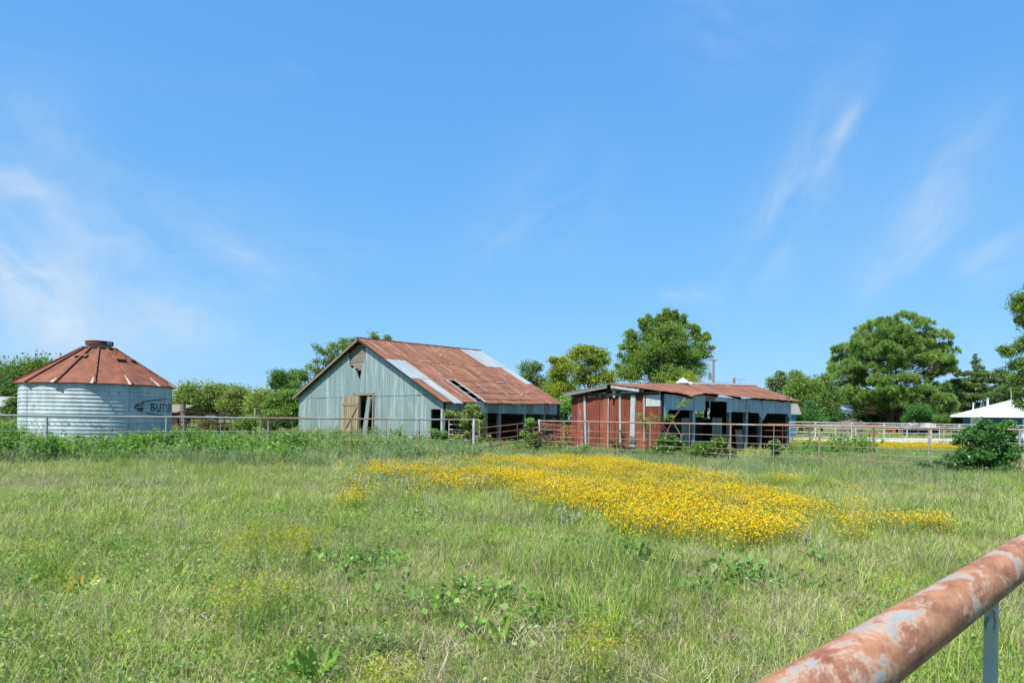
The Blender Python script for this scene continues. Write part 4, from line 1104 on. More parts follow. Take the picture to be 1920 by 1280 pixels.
p2, t2 = pole(1376.5, 708, 76, .17, [], 'short stubby wooden pole right of the tall utility pole')
wr = MB().tube([t1 - Vector((0, 0, 2.6)), (t1 + t2) / 2 - Vector((0, 0, 1.75)), t2 - Vector((0, 0, .4))], .012, 5).build('service_wire', M_BLACK); tag(wr, 'thin wire strung between the two poles behind the shed', 'wire')
ta = Pix(1389, 712, 80)
an = empty('antenna', (ta.x, ta.y, 0), 0, 'small television antenna right of the short pole', 'antenna')
MB().tube([(0, 0, 0), (0, 0, ta.z + .1)], .02, 6).build('mast', M_GREYPIPE, an)
MB().tube([(-.5, 0, ta.z), (.5, 0, ta.z)], .015, 5).build('boom', M_GREYPIPE, an)
for k in (-.4, -.2, 0, .2, .4):
    MB().tube([(k, 0, ta.z - .22 + .1 * abs(k)), (k, 0, ta.z + .22 - .1 * abs(k))], .01, 5).build('element', M_GREYPIPE, an)
# ------------------------------------------------------------------ vegetation materials
L_OAK = mat_leaf('oak_leaves', (0.028, 0.055, 0.013), (0.075, 0.125, 0.026), (0.12, 0.16, 0.04), 0.1, 0.4, 0.5, k=2.7)
L_DARK = mat_leaf('dark_leaves', (0.020, 0.046, 0.014), (0.055, 0.10, 0.025), None, 0, 0.35, 0.5, k=1.6)
L_BIG = mat_leaf('elm_leaves', (0.034, 0.068, 0.014), (0.095, 0.145, 0.028), (0.15, 0.17, 0.03), 0.16, 0.42, 0.55, k=2.7)
L_YEL = mat_leaf('yellowing_leaves', (0.065, 0.105, 0.013), (0.175, 0.205, 0.026), (0.26, 0.22, 0.03), 0.15, 0.42, 0.9, k=2.2)
L_LIGHT = mat_leaf('light_leaves', (0.065, 0.105, 0.022), (0.15, 0.19, 0.045), (0.20, 0.18, 0.05), 0.14, 0.42, 0.35, k=2.1)
L_GREYG = mat_leaf('greygreen_leaves', (0.05, 0.09, 0.035), (0.12, 0.17, 0.075), (0.17, 0.19, 0.08), 0.12, 0.4, 0.7, k=2.2)
L_PINE = mat_leaf('pine_needles', (0.040, 0.074, 0.018), (0.108, 0.156, 0.036), (0.12, 0.15, 0.045), 0.10, 0.4, 0.35, 0.5, k=3.1)
L_CEDAR = mat_leaf('cedar_foliage', (0.030, 0.058, 0.020), (0.075, 0.11, 0.03), (0.12, 0.13, 0.04), 0.15, 0.35, 0.5, k=2.5)
L_SHRUB = mat_leaf('glossy_shrub_leaves', (0.028, 0.085, 0.018), (0.075, 0.19, 0.04), (0.10, 0.20, 0.06), 0.15, 0.35, 2.0, 0.38, spec=0.35, k=1.5)
L_WEED = mat_leaf('bright_weed_leaves', (0.085, 0.19, 0.028), (0.22, 0.39, 0.07), (0.32, 0.46, 0.16), 0.15, 0.35, 1.0, inst=True)
L_RAG = mat_leaf('ragweed_leaves', (0.10, 0.155, 0.045), (0.23, 0.29, 0.105), (0.32, 0.34, 0.17), 0.2, 0.4, 1.0, inst=True, k=1.5)
L_BROWN = mat_leaf('brown_leaves', (0.10, 0.08, 0.03), (0.20, 0.16, 0.06), (0.12, 0.16, 0.05), 0.3, 0.25, 1.0)
L_GRASS = mat_leaf('grass_blades', (0.135, 0.215, 0.030), (0.43, 0.53, 0.115), (0.58, 0.52, 0.25), 0.24, 0.35, 0.55, 0.5, inst=True)
L_GRASSG = mat_leaf('deep_green_grass', (0.105, 0.20, 0.025), (0.35, 0.47, 0.085), (0.42, 0.43, 0.17), 0.14, 0.35, 0.55, 0.5, inst=True)
L_STRAW = mat_leaf('straw', (0.28, 0.25, 0.12), (0.50, 0.44, 0.27), (0.55, 0.50, 0.36), 0.2, 0.3, 1.0, 0.6, inst=True)
L_YFLOWER = mat_leaf('yellow_petals', (0.66, 0.45, 0.008), (0.85, 0.64, 0.02), (0.80, 0.52, 0.02), 0.2, 0.25, 2.0, 0.7, spec=0.1)
L_SEDGE = mat_leaf('yellow_sedge_heads', (0.28, 0.31, 0.03), (0.46, 0.46, 0.05), (0.42, 0.30, 0.04), 0.2, 0.3, 2.0, inst=True)
L_WHITEW = mat_leaf('silvery_weed_leaves', (0.18, 0.24, 0.12), (0.33, 0.39, 0.22), (0.45, 0.47, 0.33), 0.3, 0.25, 2.0, inst=True)
L_FAR = mat_leaf('far_foliage', (0.035, 0.062, 0.022), (0.085, 0.12, 0.04), None, 0, 0.3, 0.06, k=1.9)

# ------------------------------------------------------------------ trees
def limb(mb, p0, p1, r0, r1, rg, bend=.12, n=5):
    p0, p1 = Vector(p0), Vector(p1); L = (p1 - p0).length
    off = Vector(rg.normal(size=3) * L * bend); off.z = abs(off.z) * .8
    pts = [p0.lerp(p1, i / (n - 1)) + off * math.sin(i / (n - 1) * math.pi) * .6 for i in range(n)]
    mb.tube(pts, [r0 + (r1 - r0) * i / (n - 1) for i in range(n)], 6, False)
def blob_clumps(blobs, d, rg, dens, shell=0.45, depth_k=1.0, jit=0.0):
    C, Rr, lim = [], [], []
    for b in blobs:
        px, py, rx, ry = b[:4]; dd = d + (b[4] if len(b) > 4 else 0)
        c = np.array(Pix(px, py, dd)); a = rx * d / FPX; bz = ry * d / FPX; ad = max(a, bz * .6) * depth_k
        n = max(9 if ry > 2.5 * rx and rx < 5 else 2, int(dens * (a * bz + .3 * ad * a)))
        u = unit(rg.normal(size=(n, 3))); k = (shell + (1 - shell) * rg.uniform(0, 1, (n, 1))) ** .7
        P = c + u * k * np.array([a, ad, bz]) * (1 + jit * rg.normal(size=(n, 1)))
        C.append(P); Rr.append(np.full(n, min(a, bz) * 1.15 + .08))
        lim.append(c)
    return np.concatenate(C), np.concatenate(Rr)
def tree(name, bpx, d, blobs, nleaf, lsize, mat, label, cat='tree', group=None, tr=.2, dens=1.0, cr=.45, bark=None, seed=1, shell=.15, aspect=.55,
         up=.45, flat=.7, limbs=30, depth_k=1.0, base=None, jit=.05, fork=.35, tdirs=None, droop=0.0, full=1.7):
    if cat == 'tree' and seed not in (14, 28, 29): cr *= 1.28
    rg = np.random.default_rng(seed)
    bx = Pix(bpx, 790, d).x if base is None else base[0]
    root = empty(name, (bx, d, 0), 0, label, cat, group)
    nleaf = int(nleaf * full)
    C, cen = blob_clumps(blobs, d, rg, dens * 1.5, shell, depth_k, jit)
    C = C - np.array([bx, d, 0]); n = len(C)
    C[:, 2] = np.maximum(C[:, 2], .15)
    idx = rg.integers(0, n, nleaf)
    sz = np.minimum(cr * rg.uniform(.6, 1.3, n), cen * rg.uniform(.8, 1.2, n))
    if d > 35: idx = rg.choice(n, nleaf, p=(sz ** 1.2 + .02) / (sz ** 1.2 + .02).sum())
    G = rg.normal(size=(nleaf, 3)) * .62; G *= np.minimum(1, 1.7 / np.maximum(np.linalg.norm(G, axis=1, keepdims=True), .01))
    P = C[idx] + G * sz[idx][:, None] * np.array([1, 1, flat])
    P[:, 2] = np.maximum(P[:, 2], .05)
    Q = leaf_quads(P, lsize, aspect, up, rg, droop, tdirs)
    ztop = C[:, 2].max(); zlow = np.percentile(C[:, 2], 10)
    mb = MB()
    top = Vector((float(np.mean(C[:, 0])) * .7, float(np.mean(C[:, 1])) * .5, ztop * .72))
    k = 6
    tp = [Vector((0, 0, -.2)).lerp(top, i / (k - 1)) + Vector((rg.normal() * .04 * ztop * .2 * i / k, rg.normal() * .04 * ztop * .2, 0)) * (1 if 0 < i < k - 1 else 0) for i in range(k)]
    mb.tube(tp, [tr * (1.25 if i == 0 else 1) * (1 - .8 * i / (k - 1)) + .02 for i in range(k)], 9)
    for j in rg.permutation(n)[:limbs]:
        c = Vector(C[j]); h = max(.12 * ztop, min(ztop * .7, c.z * rg.uniform(fork, fork + .35)))
        f = min(1, h / max(.1, top.z)); s = Vector((0, 0, -.2)).lerp(top, f)
        limb(mb, s, c, tr * .26 * (1 - .5 * f) + .006, .008 + tr * .02, rg)
    mb.build('trunk', bark or M_BARK, root)
    np_quads('crown', Q, mat, root)
    return root

G_L = 'trees along the field edge left of the barn'
tree('oak_tree', 45, 88, [(-60, 730, 60, 50), (20, 720, 40, 32), (0, 700, 16, 12), (40, 700, 22, 18), (72, 695, 26, 20), (85, 690, 16, 12), (60, 735, 44, 34), (10, 745, 30, 25), (110, 715, 30, 26)],
     26000, .34, L_OAK, 'dark green oak rising behind the grain bin at the left edge', group=G_L, tr=.5, dens=.8, cr=1.3, seed=2)
tree('young_tree', 28, 55, [(28, 752, 9, 18), (22, 765, 12, 14), (33, 775, 10, 16), (20, 790, 22, 8)], 2600, .17, L_WEED, 'small bright green sapling between the left edge and the bin', tr=.06, dens=3, cr=.35, seed=3)
tree('bushy_tree', 352, 108, [(352, 752, 26, 22), (340, 760, 20, 18), (366, 757, 18, 20), (352, 738, 14, 8)], 9500, .36, L_LIGHT, 'light green bushy tree just right of the grain bin', group=G_L, tr=.25, dens=.8, cr=1.1, seed=4, limbs=14)
tree('bushy_tree', 407, 112, [(407, 748, 26, 24), (398, 738, 18, 14), (420, 740, 16, 14), (412, 728, 10, 7), (392, 765, 18, 14)], 9500, .36, L_LIGHT, 'rounded yellow green tree with the highest top right of the bin', group=G_L, tr=.3, dens=.8, cr=1.1, seed=5, limbs=14)
tree('bushy_tree', 444, 106, [(444, 755, 24, 22), (455, 752, 14, 18), (432, 748, 14, 16), (440, 740, 12, 9)], 8500, .34, L_LIGHT, 'light green bushy tree left of the notch in the far trees', group=G_L, tr=.25, dens=.8, cr=1.0, seed=6, limbs=14)
tree('bushy_tree', 498, 98, [(498, 752, 22, 24), (484, 758, 12, 16), (510, 742, 16, 16), (500, 738, 12, 8)], 8000, .33, L_LIGHT, 'pale green tree below the dark round treetop', group=G_L, tr=.25, dens=.8, cr=.95, seed=7, limbs=14)
tree('round_tree', 534, 78, [(530, 702, 15, 11), (520, 715, 14, 11), (542, 715, 14, 14), (530, 727, 22, 10), (550, 706, 8, 8), (516, 722, 8, 8)], 6500, .22, L_OAK, 'dark round topped tree standing above the others left of the barn', group=G_L, tr=.22, dens=1.6, cr=.6, seed=8, limbs=16)
tree('vine_thicket', 535, 58, [(505, 752, 12, 14), (520, 745, 16, 16), (540, 750, 18, 22), (555, 765, 14, 28), (525, 775, 18, 20), (545, 788, 20, 14)], 9500, .20, L_BIG, 'green vine covered thicket against the left end of the barn', cat='thicket', tr=.1, dens=2.2, cr=.55, seed=9)
tree('dark_bush', 520, 46, [(520, 793, 16, 8), (545, 790, 14, 9), (505, 796, 12, 6)], 2600, .14, L_DARK, 'low dark bush in front of the thicket left of the barn', cat='bush', tr=.04, dens=5, cr=.3, seed=10)
tree('green_bush', 450, 42, [(448, 797, 14, 7), (470, 796, 14, 8), (430, 800, 12, 6)], 3200, .13, L_BIG, 'green bush beneath the rusty rails right of the bin', cat='bush', tr=.04, dens=6, cr=.3, seed=12)
tree('reddish_bush', 395, 40, [(390, 798, 18, 7), (408, 800, 12, 6)], 2400, .12, L_BROWN, 'brownish bush beneath the rusty gate right of the bin', cat='bush', tr=.03, dens=6, cr=.3, seed=13)
wis = [(598, 652, 7, 6), (606, 662, 10, 7), (620, 648, 8, 6), (622, 662, 14, 8), (646, 640, 7, 5), (648, 650, 12, 7), (661, 640, 8, 5), (636, 655, 12, 8), (655, 650, 10, 6), (598, 676, 10, 6), (610, 680, 14, 9), (580, 686, 9, 6),
       (592, 694, 14, 8), (572, 700, 9, 6), (563, 706, 10, 7), (580, 710, 16, 8), (600, 700, 14, 8), (560, 718, 14, 8), (575, 728, 20, 10), (552, 732, 12, 10), (560, 745, 18, 14), (630, 672, 12, 8), (699, 628, 3, 5), (703, 632, 3, 4), (722, 633, 5, 5), (728, 637, 7, 3), (690, 640, 8, 5)]
tree('pecan_tree', 588, 62, wis, 6200, .17, L_BIG, 'wispy branched tree rising behind the left roof slope of the barn', tr=.2, dens=2.6, cr=.38, seed=14, limbs=90, jit=.2, full=1.25)
tree('distant_tree', 1000, 98, [(997, 699, 14, 12), (1003, 690, 8, 6), (990, 705, 9, 10), (1010, 716, 14, 12), (1003, 735, 22, 16), (1024, 728, 14, 18), (1030, 750, 18, 16)], 9000, .30, L_GREYG, 'grey green tree peeking over the right end of the barn roof', tr=.25, dens=1.1, cr=.7, seed=15)
tree('yellowing_tree', 1052, 60, [(1059, 681, 5, 8), (1040, 676, 4, 5), (1046, 694, 10, 12), (1058, 700, 12, 14), (1043, 712, 13, 13), (1056, 724, 18, 18), (1038, 735, 12, 15), (1068, 742, 12, 14), (1050, 755, 18, 14)],
     11000, .17, L_YEL, 'yellowing small tree between the barn and the shed', group='yellowing trees between barn and shed', tr=.14, dens=2.6, cr=.5, seed=16, limbs=24)
tree('yellowing_tree', 1105, 62, [(1090, 655, 8, 8), (1107, 654, 9, 8), (1125, 662, 8, 8), (1082, 670, 9, 9), (1104, 670, 18, 14), (1125, 680, 12, 12), (1080, 690, 12, 10), (1108, 692, 16, 12), (1130, 700, 10, 10), (1140, 712, 8, 10), (1086, 712, 14, 10), (1118, 716, 18, 10), (1136, 678, 5, 4)],
     8200, .18, L_YEL, 'taller yellow green tree with visible trunk behind the left end of the shed', group='yellowing trees between barn and shed', tr=.16, dens=2.4, cr=.5, seed=17, limbs=46)
tree('green_thicket', 1062, 50, [(1062, 770, 16, 18), (1050, 790, 14, 16), (1072, 795, 12, 16), (1056, 752, 10, 12), (1080, 760, 8, 10)], 7000, .16, L_WEED, 'green thicket filling the gap between barn and shed', cat='thicket', tr=.08, dens=3.2, cr=.45, seed=18)
big = [(1245 + (b_[0] - 1245) * .94, 700 + (b_[1] - 700) * .95, b_[2] * .94, b_[3] * .94) for b_ in [(1245, 650, 48, 42), (1210, 668, 38, 36), (1290, 662, 34, 34), (1250, 615, 26, 20), (1218, 625, 22, 20), (1278, 622, 18, 18), (1185, 655, 18, 16), (1188, 690, 30, 28), (1318, 652, 12, 14), (1328, 658, 14, 8), (1300, 698, 28, 24),
       (1163, 700, 12, 18), (1250, 705, 52, 24), (1176, 632, 6, 12), (1182, 640, 8, 8), (1249, 592, 3, 10), (1253, 602, 7, 8), (1214, 598, 2, 8), (1218, 608, 5, 9), (1268, 592, 2.4, 8), (1274, 602, 5, 9), (1232, 599, 2, 8), (1204, 606, 2, 8), (1304, 616, 1.6, 7),
       (1310, 628, 5, 9), (1326, 636, 5, 9), (1162, 646, 8, 4), (1158, 664, 8, 4), (1342, 650, 5, 2), (1150, 684, 6, 4), (1290, 608, 6, 7), (1248, 586, 3.5, 16), (1251, 584, 3, 14), (1213, 594, 3, 15), (1217, 600, 3.5, 12), (1266, 588, 3, 15), (1234, 594, 2.6, 12), (1178, 620, 3.4, 15), (1181, 628, 4, 12), (1306, 610, 2.6, 12), (1312, 616, 3, 12), (1330, 628, 3, 10), (1200, 602, 2.6, 12), (1284, 596, 2.8, 13)]]
tree('elm_tree', 1245, 76, big, 44000, .20, L_BIG, 'large round green tree with upright shoots behind the rusty shed', tr=.45, dens=2.8, cr=.6, seed=19, limbs=70, full=2.2)
tree('low_tree', 1300, 66, [(1295, 715, 22, 10), (1315, 722, 12, 6), (1265, 722, 18, 6)], 3800, .18, L_YEL, 'low yellow green tree showing just above the shed roof vent', tr=.1, dens=2.4, cr=.5, seed=20)
G_R = 'trees behind the right paddock'
tree('poplar_tree', 1462, 104, [(1462, 712, 14, 12), (1464, 702, 5, 6), (1446, 720, 12, 8), (1470, 730, 22, 14), (1455, 745, 20, 12)], 6500, .30, L_GREYG, 'pointed grey green tree just right of the shed roof end', group=G_R, tr=.25, dens=1.1, cr=.75, seed=21, limbs=16)
tree('round_tree', 1502, 100, [(1502, 712, 20, 14), (1490, 728, 22, 18), (1516, 730, 20, 16), (1500, 755, 30, 22)], 9500, .30, L_BIG, 'rounded green tree between the shed and the pine', group=G_R, tr=.3, dens=1.1, cr=.85, seed=22, limbs=18)
tree('round_tree', 1540, 106, [(1540, 718, 18, 14), (1530, 735, 20, 18), (1552, 745, 18, 22), (1545, 770, 24, 16)], 8500, .30, L_OAK, 'darker green tree partly behind the left boughs of the pine', group=G_R, tr=.3, dens=1.1, cr=.85, seed=23, limbs=18)
tree('cedar_tree', 1518, 76, [(1518, 768, 16, 9), (1508, 780, 24, 9), (1528, 785, 20, 9), (1512, 795, 26, 6), (1520, 758, 7, 6)], 6500, .16, L_SHRUB, 'bright green young cedar beyond the fence right of the shed', group=G_R, tr=.12, dens=2.4, cr=.5, seed=24, up=.1)
tree('dark_thicket', 1590, 128, [(1640, 765, 50, 24), (1690, 770, 50, 26), (1580, 780, 30, 16), (1620, 785, 26, 14), (1560, 785, 20, 14), (1720, 760, 40, 30), (1760, 775, 36, 24), (1700, 785, 20, 12), (1650, 780, 40, 16)], 26000, .34, L_DARK, 'dark shaded thicket behind the pine trunk', cat='thicket', tr=.2, dens=.9, cr=1.0, seed=25)
tree('leafy_tree', 1722, 98, [(1722, 772, 16, 11), (1708, 780, 12, 9), (1738, 780, 12, 9)], 5200, .20, L_SHRUB, 'small bright leafy tree right of the pine trunk', group=G_R, tr=.12, dens=1.8, cr=.6, seed=26, limbs=14)
tree('low_bush', 1788, 94, [(1788, 783, 18, 10), (1772, 790, 12, 8), (1800, 788, 10, 8)], 4200, .20, L_OAK, 'low round bush at the left end of the blue house', cat='bush', tr=.06, dens=2, cr=.6, seed=27)
ced = [(1830, 669, 2.2, 5), (1829, 678, 4, 6), (1831, 690, 9, 6), (1838, 688, 6, 3), (1825, 700, 18, 6), (1808, 700, 8, 5), (1845, 702, 14, 6), (1800, 712, 14, 7), (1830, 712, 28, 8), (1855, 712, 14, 8), (1790, 718, 9, 8), (1815, 725, 34, 9), (1845, 728, 26, 9), (1790, 735, 18, 10), (1825, 742, 36, 12), (1860, 738, 16, 12), (1785, 755, 18, 14), (1815, 765, 30, 14)]
tree('cedar_tree', 1828, 112, ced, 17000, .30, L_CEDAR, 'tall dark cedar with narrow spire behind the blue house', group=G_R, tr=.35, dens=3.0, cr=.5, seed=28, up=.1, flat=.55, limbs=20)
tree('cedar_tree', 1878, 116, [(1868, 712, 8, 9), (1878, 705, 8, 12), (1890, 712, 16, 12), (1874, 728, 22, 12), (1896, 738, 22, 16), (1880, 752, 26, 14)], 11000, .30, L_CEDAR, 'dense dark cedar between the spired cedar and the edge oak', group=G_R, tr=.3, dens=2.4, cr=.6, seed=30, up=.1, flat=.55, limbs=16)
tree('cedar_tree', 1793, 118, [(1793, 706, 4, 8), (1790, 718, 10, 9), (1797, 730, 16, 11), (1785, 745, 18, 14), (1800, 765, 26, 16)], 8000, .30, L_CEDAR, 'low dark cedar filling the gap between the pine and the spired cedar', group=G_R, tr=.25, dens=2.4, cr=.6, seed=33, up=.1, flat=.55, limbs=14)
oak = [(b_[0] + 7, *b_[1:]) for b_ in [(1912, 556, 10, 12), (1904, 572, 8, 8), (1916, 585, 14, 10), (1912, 602, 9, 6), (1903, 598, 6, 4), (1950, 570, 34, 40), (1990, 600, 60, 70), (1880, 657, 12, 7), (1872, 655, 6, 3), (1900, 650, 18, 10), (1918, 642, 20, 12), (1905, 672, 26, 16), (1890, 690, 20, 14),
       (1915, 700, 30, 20), (1950, 690, 50, 40), (1895, 712, 18, 10), (1912, 728, 20, 12), (1909, 748, 8, 8), (1916, 758, 10, 8), (1960, 740, 40, 30)]]
tree('oak_tree', 2010, 64, oak, 26000, .22, L_OAK, 'big oak overhanging the house roof at the right edge', tr=.45, dens=1.7, cr=.6, seed=29, limbs=60)

# loblolly pine with needle tufts on layered boughs
def pine(bpx, d):
    rg = np.random.default_rng(77)
    bx = Pix(bpx, 790, d).x
    root = empty('pine_tree', (bx, d, 0), 0, 'large rounded pine with layered boughs right of the sheds', 'tree')
    pads = [(1665, 598, 30, 10), (1640, 608, 22, 10), (1690, 612, 22, 10), (1628, 626, 26, 11), (1665, 626, 34, 12), (1706, 632, 22, 11), (1610, 644, 20, 10), (1733, 636, 22, 12), (1650, 648, 36, 12), (1695, 650, 30, 11),
            (1580, 650, 11, 12), (1594, 670, 24, 11), (1640, 672, 34, 11), (1690, 674, 34, 11), (1745, 660, 24, 12), (1765, 678, 17, 9), (1574, 688, 13, 10), (1606, 694, 26, 9), (1655, 690, 26, 8), (1722, 680, 30, 10), (1567, 705, 14, 7), (1776, 690, 10, 7), (1765, 700, 16, 7),
            (1603, 720, 26, 8), (1650, 717, 30, 8), (1700, 721, 32, 8), (1742, 732, 22, 9), (1577, 738, 20, 8), (1622, 738, 24, 8), (1561, 760, 20, 7), (1590, 757, 20, 7), (1660, 750, 26, 8), (1690, 756, 20, 8), (1650, 768, 16, 6), (1735, 755, 24, 9), (1762, 745, 16, 8), (1720, 775, 16, 7), (1770, 768, 14, 8), (1620, 660, 26, 11), (1672, 661, 26, 10), (1718, 664, 24, 11), (1625, 706, 22, 7), (1683, 636, 30, 11), (1652, 636, 30, 11), (1780, 684, 6, 5), (1600, 748, 24, 8), (1640, 735, 26, 8), (1690, 740, 26, 8), (1550, 770, 12, 6)]
    cx0 = 1668; T = []
    mb = MB()
    trunk = [(0, 0, -.2), (.15, 0, 4), (-.1, .1, 9), (.05, 0, 14), (0, 0, 18.6)]
    mb.tube(trunk, [.62, .50, .38, .24, .06], 12)
    mb.tube([(2.3, 1.5, -.1), (2.2, 1.4, 5), (1.4, 1, 11)], [.4, .33, .1], 10)
    R0 = 9.0
    pads = [(1668 + (a - 1668) * .93, 705 + (b - 705) * .93, c * .93, e) for a, b, c, e in pads]
    for (px, py, rx, ry) in pads:
        c0 = Pix(px, py, d); a = rx * d / FPX; bz = ry * d / FPX
        lat = (px - cx0) * d / FPX; room = math.sqrt(max(6.0, R0 * R0 * (0.35 if py < 615 else .75 if py < 640 else 1) - lat * lat)) * .8
        for side, shr in ((-1, 1.0), (1, .95), (0, .9)):
            if side == 0 and rg.uniform() < .4: continue
            cy = side * room * rg.uniform(.45, 1.0)
            c = np.array([c0.x - bx, cy, c0.z + (0.25 if side < 0 else 0)])
            n = int(6 + 3.3 * a * bz * 2)
            u = unit(rg.normal(size=(n, 3))); u[:, 2] = np.abs(u[:, 2]) * 1.1 - .35
            k = rg.uniform(.55, 1, (n, 1))
            T.append(c + u * k * np.array([a, max(a * .8, 1.2), bz * 1.35]) * shr)
            zt = max(2.8, min(17.5, c[2] - rg.uniform(.1, .45) * abs(lat) - rg.uniform(.4, 1.6))); limb(mb, (0, 0, zt), c - np.array([0, 0, bz * .5]), .10, .03, rg, .09)
            for j in range(3):
                q = T[-1][rg.integers(0, n)]; limb(mb, Vector((0, 0, zt)).lerp(Vector(c), .6), q, .05, .015, rg, .06, 4)
    mb.build('trunk', M_PINEBARK, root)
    T = np.concatenate(T); N = len(T); m = 64
    print('pine tufts', N)
    ctr = np.repeat(T, m, 0)
    dr = rg.normal(size=(N * m, 3)); dr[:, 2] += .55; dr = unit(dr)
    # tufts lean outwards from the trunk
    out = T.copy(); out[:, 2] = 0; out = unit(out); dr = unit(dr + np.repeat(out, m, 0) * .5)
    L = rg.uniform(.55, .9, (N * m, 1)); w = .11
    s = unit(np.cross(dr, rg.normal(size=(N * m, 3))))
    a = ctr + dr * .05; c = ctr + dr * L
    b = ctr + dr * L * .45 + s * w * .5; e = ctr + dr * L * .45 - s * w * .5
    np_quads('crown', np.stack([a, b, c, e], 1), L_PINE, root)
pine(1668, 112)

# bare grey shrub
def bare(px, d, w, h, label, mat):
    c = Pix(px, 790, d); root = empty('bare_shrub', (c.x, d, 0), 0, label, 'shrub')
    mb = MB(); rg = np.random.default_rng(5)
    def br(p, dirv, L, r, lv):
        q = p + dirv * L; mb.tube([p, p.lerp(q, .5) + Vector(rg.normal(size=3) * L * .06), q], [r, r * .8, r * .6], 4, False)
        if lv == 0: return
        for _ in range(4):
            nd_ = (dirv + Vector(rg.normal(size=3) * .55)); nd_.z *= .7; br(q, nd_.normalized(), L * .68, r * .62, lv - 1)
    for i in range(7):
        a = i * .9; br(Vector((0, 0, 0)), Vector((math.cos(a) * .9 * w, math.sin(a) * .5 * w, 1)).normalized(), h * .36, .07, 4)
    mb.build('branches', mat, root)
bare(1594, 98, 1.2, 2.9, 'bare grey shrub below the left side of the pine', mat_plain('grey_twigs', (.30, .25, .22), .9, 4, .3))

# distant wood that closes the horizon
def far_woods():
    rg = np.random.default_rng(31); P = []
    for x in np.arange(-900, 900, 9.0):
        y = 400 + 60 * math.sin(x * .006) + rg.uniform(-15, 15); h = rg.uniform(8, 12.5); w = rg.uniform(5, 9)
        n = 240; u = unit(rg.normal(size=(n, 3))); u[:, 2] = np.abs(u[:, 2])
        P.append(np.array([x, y, 0.5]) + u * rg.uniform(.7, 1, (n, 1)) * np.array([w, w, h]))
    o = np_quads('far_woods', leaf_quads(np.concatenate(P), 2.0, .8, .3, rg), L_FAR); o['kind'] = 'stuff'
    o['label'] = 'distant line of woods along the horizon'
far_woods()

# shrubs and vines round the fences
tree('glossy_shrub', 1842, 20.3, [(1842, 830, 42, 34), (1820, 845, 36, 34), (1870, 838, 34, 36), (1850, 808, 30, 14), (1880, 812, 20, 16), (1825, 870, 34, 18), (1870, 872, 34, 16), (1795, 868, 16, 14), (1900, 845, 10, 22), (1890, 796, 6, 6), (1850, 794, 7, 6)],
     13500, .072, L_SHRUB, 'dense glossy leaved shrub swallowing the fence at the right', cat='shrub', tr=.035, dens=46, cr=.13, seed=41, aspect=.75, limbs=60, shell=.6)
tree('sprawling_vine', 1768, 20.6, [(1768, 868, 26, 9), (1745, 874, 20, 7), (1785, 862, 14, 12), (1725, 868, 18, 8)], 2600, .06, L_GREYG, 'low sprawling vine at the left foot of the glossy shrub', cat='vine', tr=.012, dens=60, cr=.10, seed=42)
G_V = 'weeds and vines growing round the gates'
tree('gate_vine', 880, 31, [(875, 790, 20, 14), (897, 803, 18, 18), (892, 770, 6, 8), (880, 766, 3, 3), (896, 764, 3, 5), (866, 778, 10, 6), (910, 812, 12, 12), (878, 820, 24, 14), (845, 776, 4, 5)], 2600, .10, L_LIGHT,
     'leafy vine tangled through the small white pipe panel', cat='vine', group=G_V, tr=.025, dens=16, cr=.16, seed=43, limbs=60)
tree('gate_vine', 994, 30.5, [(990, 798, 12, 10), (988, 815, 14, 16), (1000, 836, 16, 9), (994, 788, 6, 5), (1003, 822, 10, 10)], 2300, .10, L_WEED, 'leafy vine at the right end of the brown gate', cat='vine', group=G_V, tr=.02, dens=18, cr=.15, seed=44, limbs=30)
tree('gate_vine', 1025, 31.2, [(1022, 805, 8, 10), (1030, 822, 14, 12), (1055, 832, 16, 8), (1070, 836, 12, 6)], 1100, .09, L_GREYG, 'thin weedy growth among the red tube gates', cat='vine', group=G_V, tr=.015, dens=16, cr=.14, seed=45, limbs=30)
tree('doorway_weed', 816, 36, [(816, 808, 7, 8), (822, 818, 9, 9), (832, 812, 5, 10)], 500, .12, L_WEED, 'leafy weed standing in the corner opening of the barn', cat='weed', tr=.012, dens=14, cr=.16, seed=46)
tree('corner_sprig', 1046, 47, [(1044, 777, 4, 4), (1046, 784, 3, 4)], 160, .12, L_BROWN, 'brownish sprig hanging at the far end of the barn header', cat='sprig', tr=.01, dens=16, cr=.16, seed=47)
tree('brushy_weed', 1168, 29, [(1150, 830, 12, 9), (1165, 815, 10, 8), (1165, 832, 14, 10), (1185, 828, 10, 12), (1178, 842, 18, 6)], 1500, .055, L_BROWN, 'brushy brown green weed in front of the rusted shed wall', cat='weed', group=G_V, tr=.012, dens=22, cr=.15, seed=48, limbs=60)
tree('rail_creeper', 1216, 28, [(1213, 786, 8, 5), (1208, 790, 6, 4), (1224, 782, 6, 4), (1206, 800, 10, 6), (1200, 780, 3, 3), (1222, 795, 4, 4)], 460, .06, L_LIGHT, 'thin creeper climbing over the top rail by the pale shed post', cat='vine', group=G_V, tr=.008, dens=20, cr=.12, seed=49, limbs=20)
tree('leafy_weeds', 1250, 27.3, [(1222, 850, 18, 15), (1250, 845, 22, 20), (1264, 832, 15, 12), (1282, 846, 18, 17), (1245, 826, 9, 8), (1240, 860, 34, 9)], 3300, .15, L_WEED, 'bright green leafy weed clump below the red arching stem', cat='weed', group=G_V, tr=.012, dens=26, cr=.17, seed=50, aspect=.42, full=2.6)
tree('leafy_weeds', 1340, 26, [(1335, 845, 22, 18), (1350, 834, 13, 10), (1316, 848, 18, 15), (1300, 850, 16, 13), (1345, 858, 24, 7), (1362, 850, 10, 8)], 3000, .15, L_WEED, 'bright green leafy weed clump left of the rusty fence post before the shed', cat='weed', group=G_V, tr=.012, dens=26, cr=.16, seed=51, aspect=.42, full=2.6)
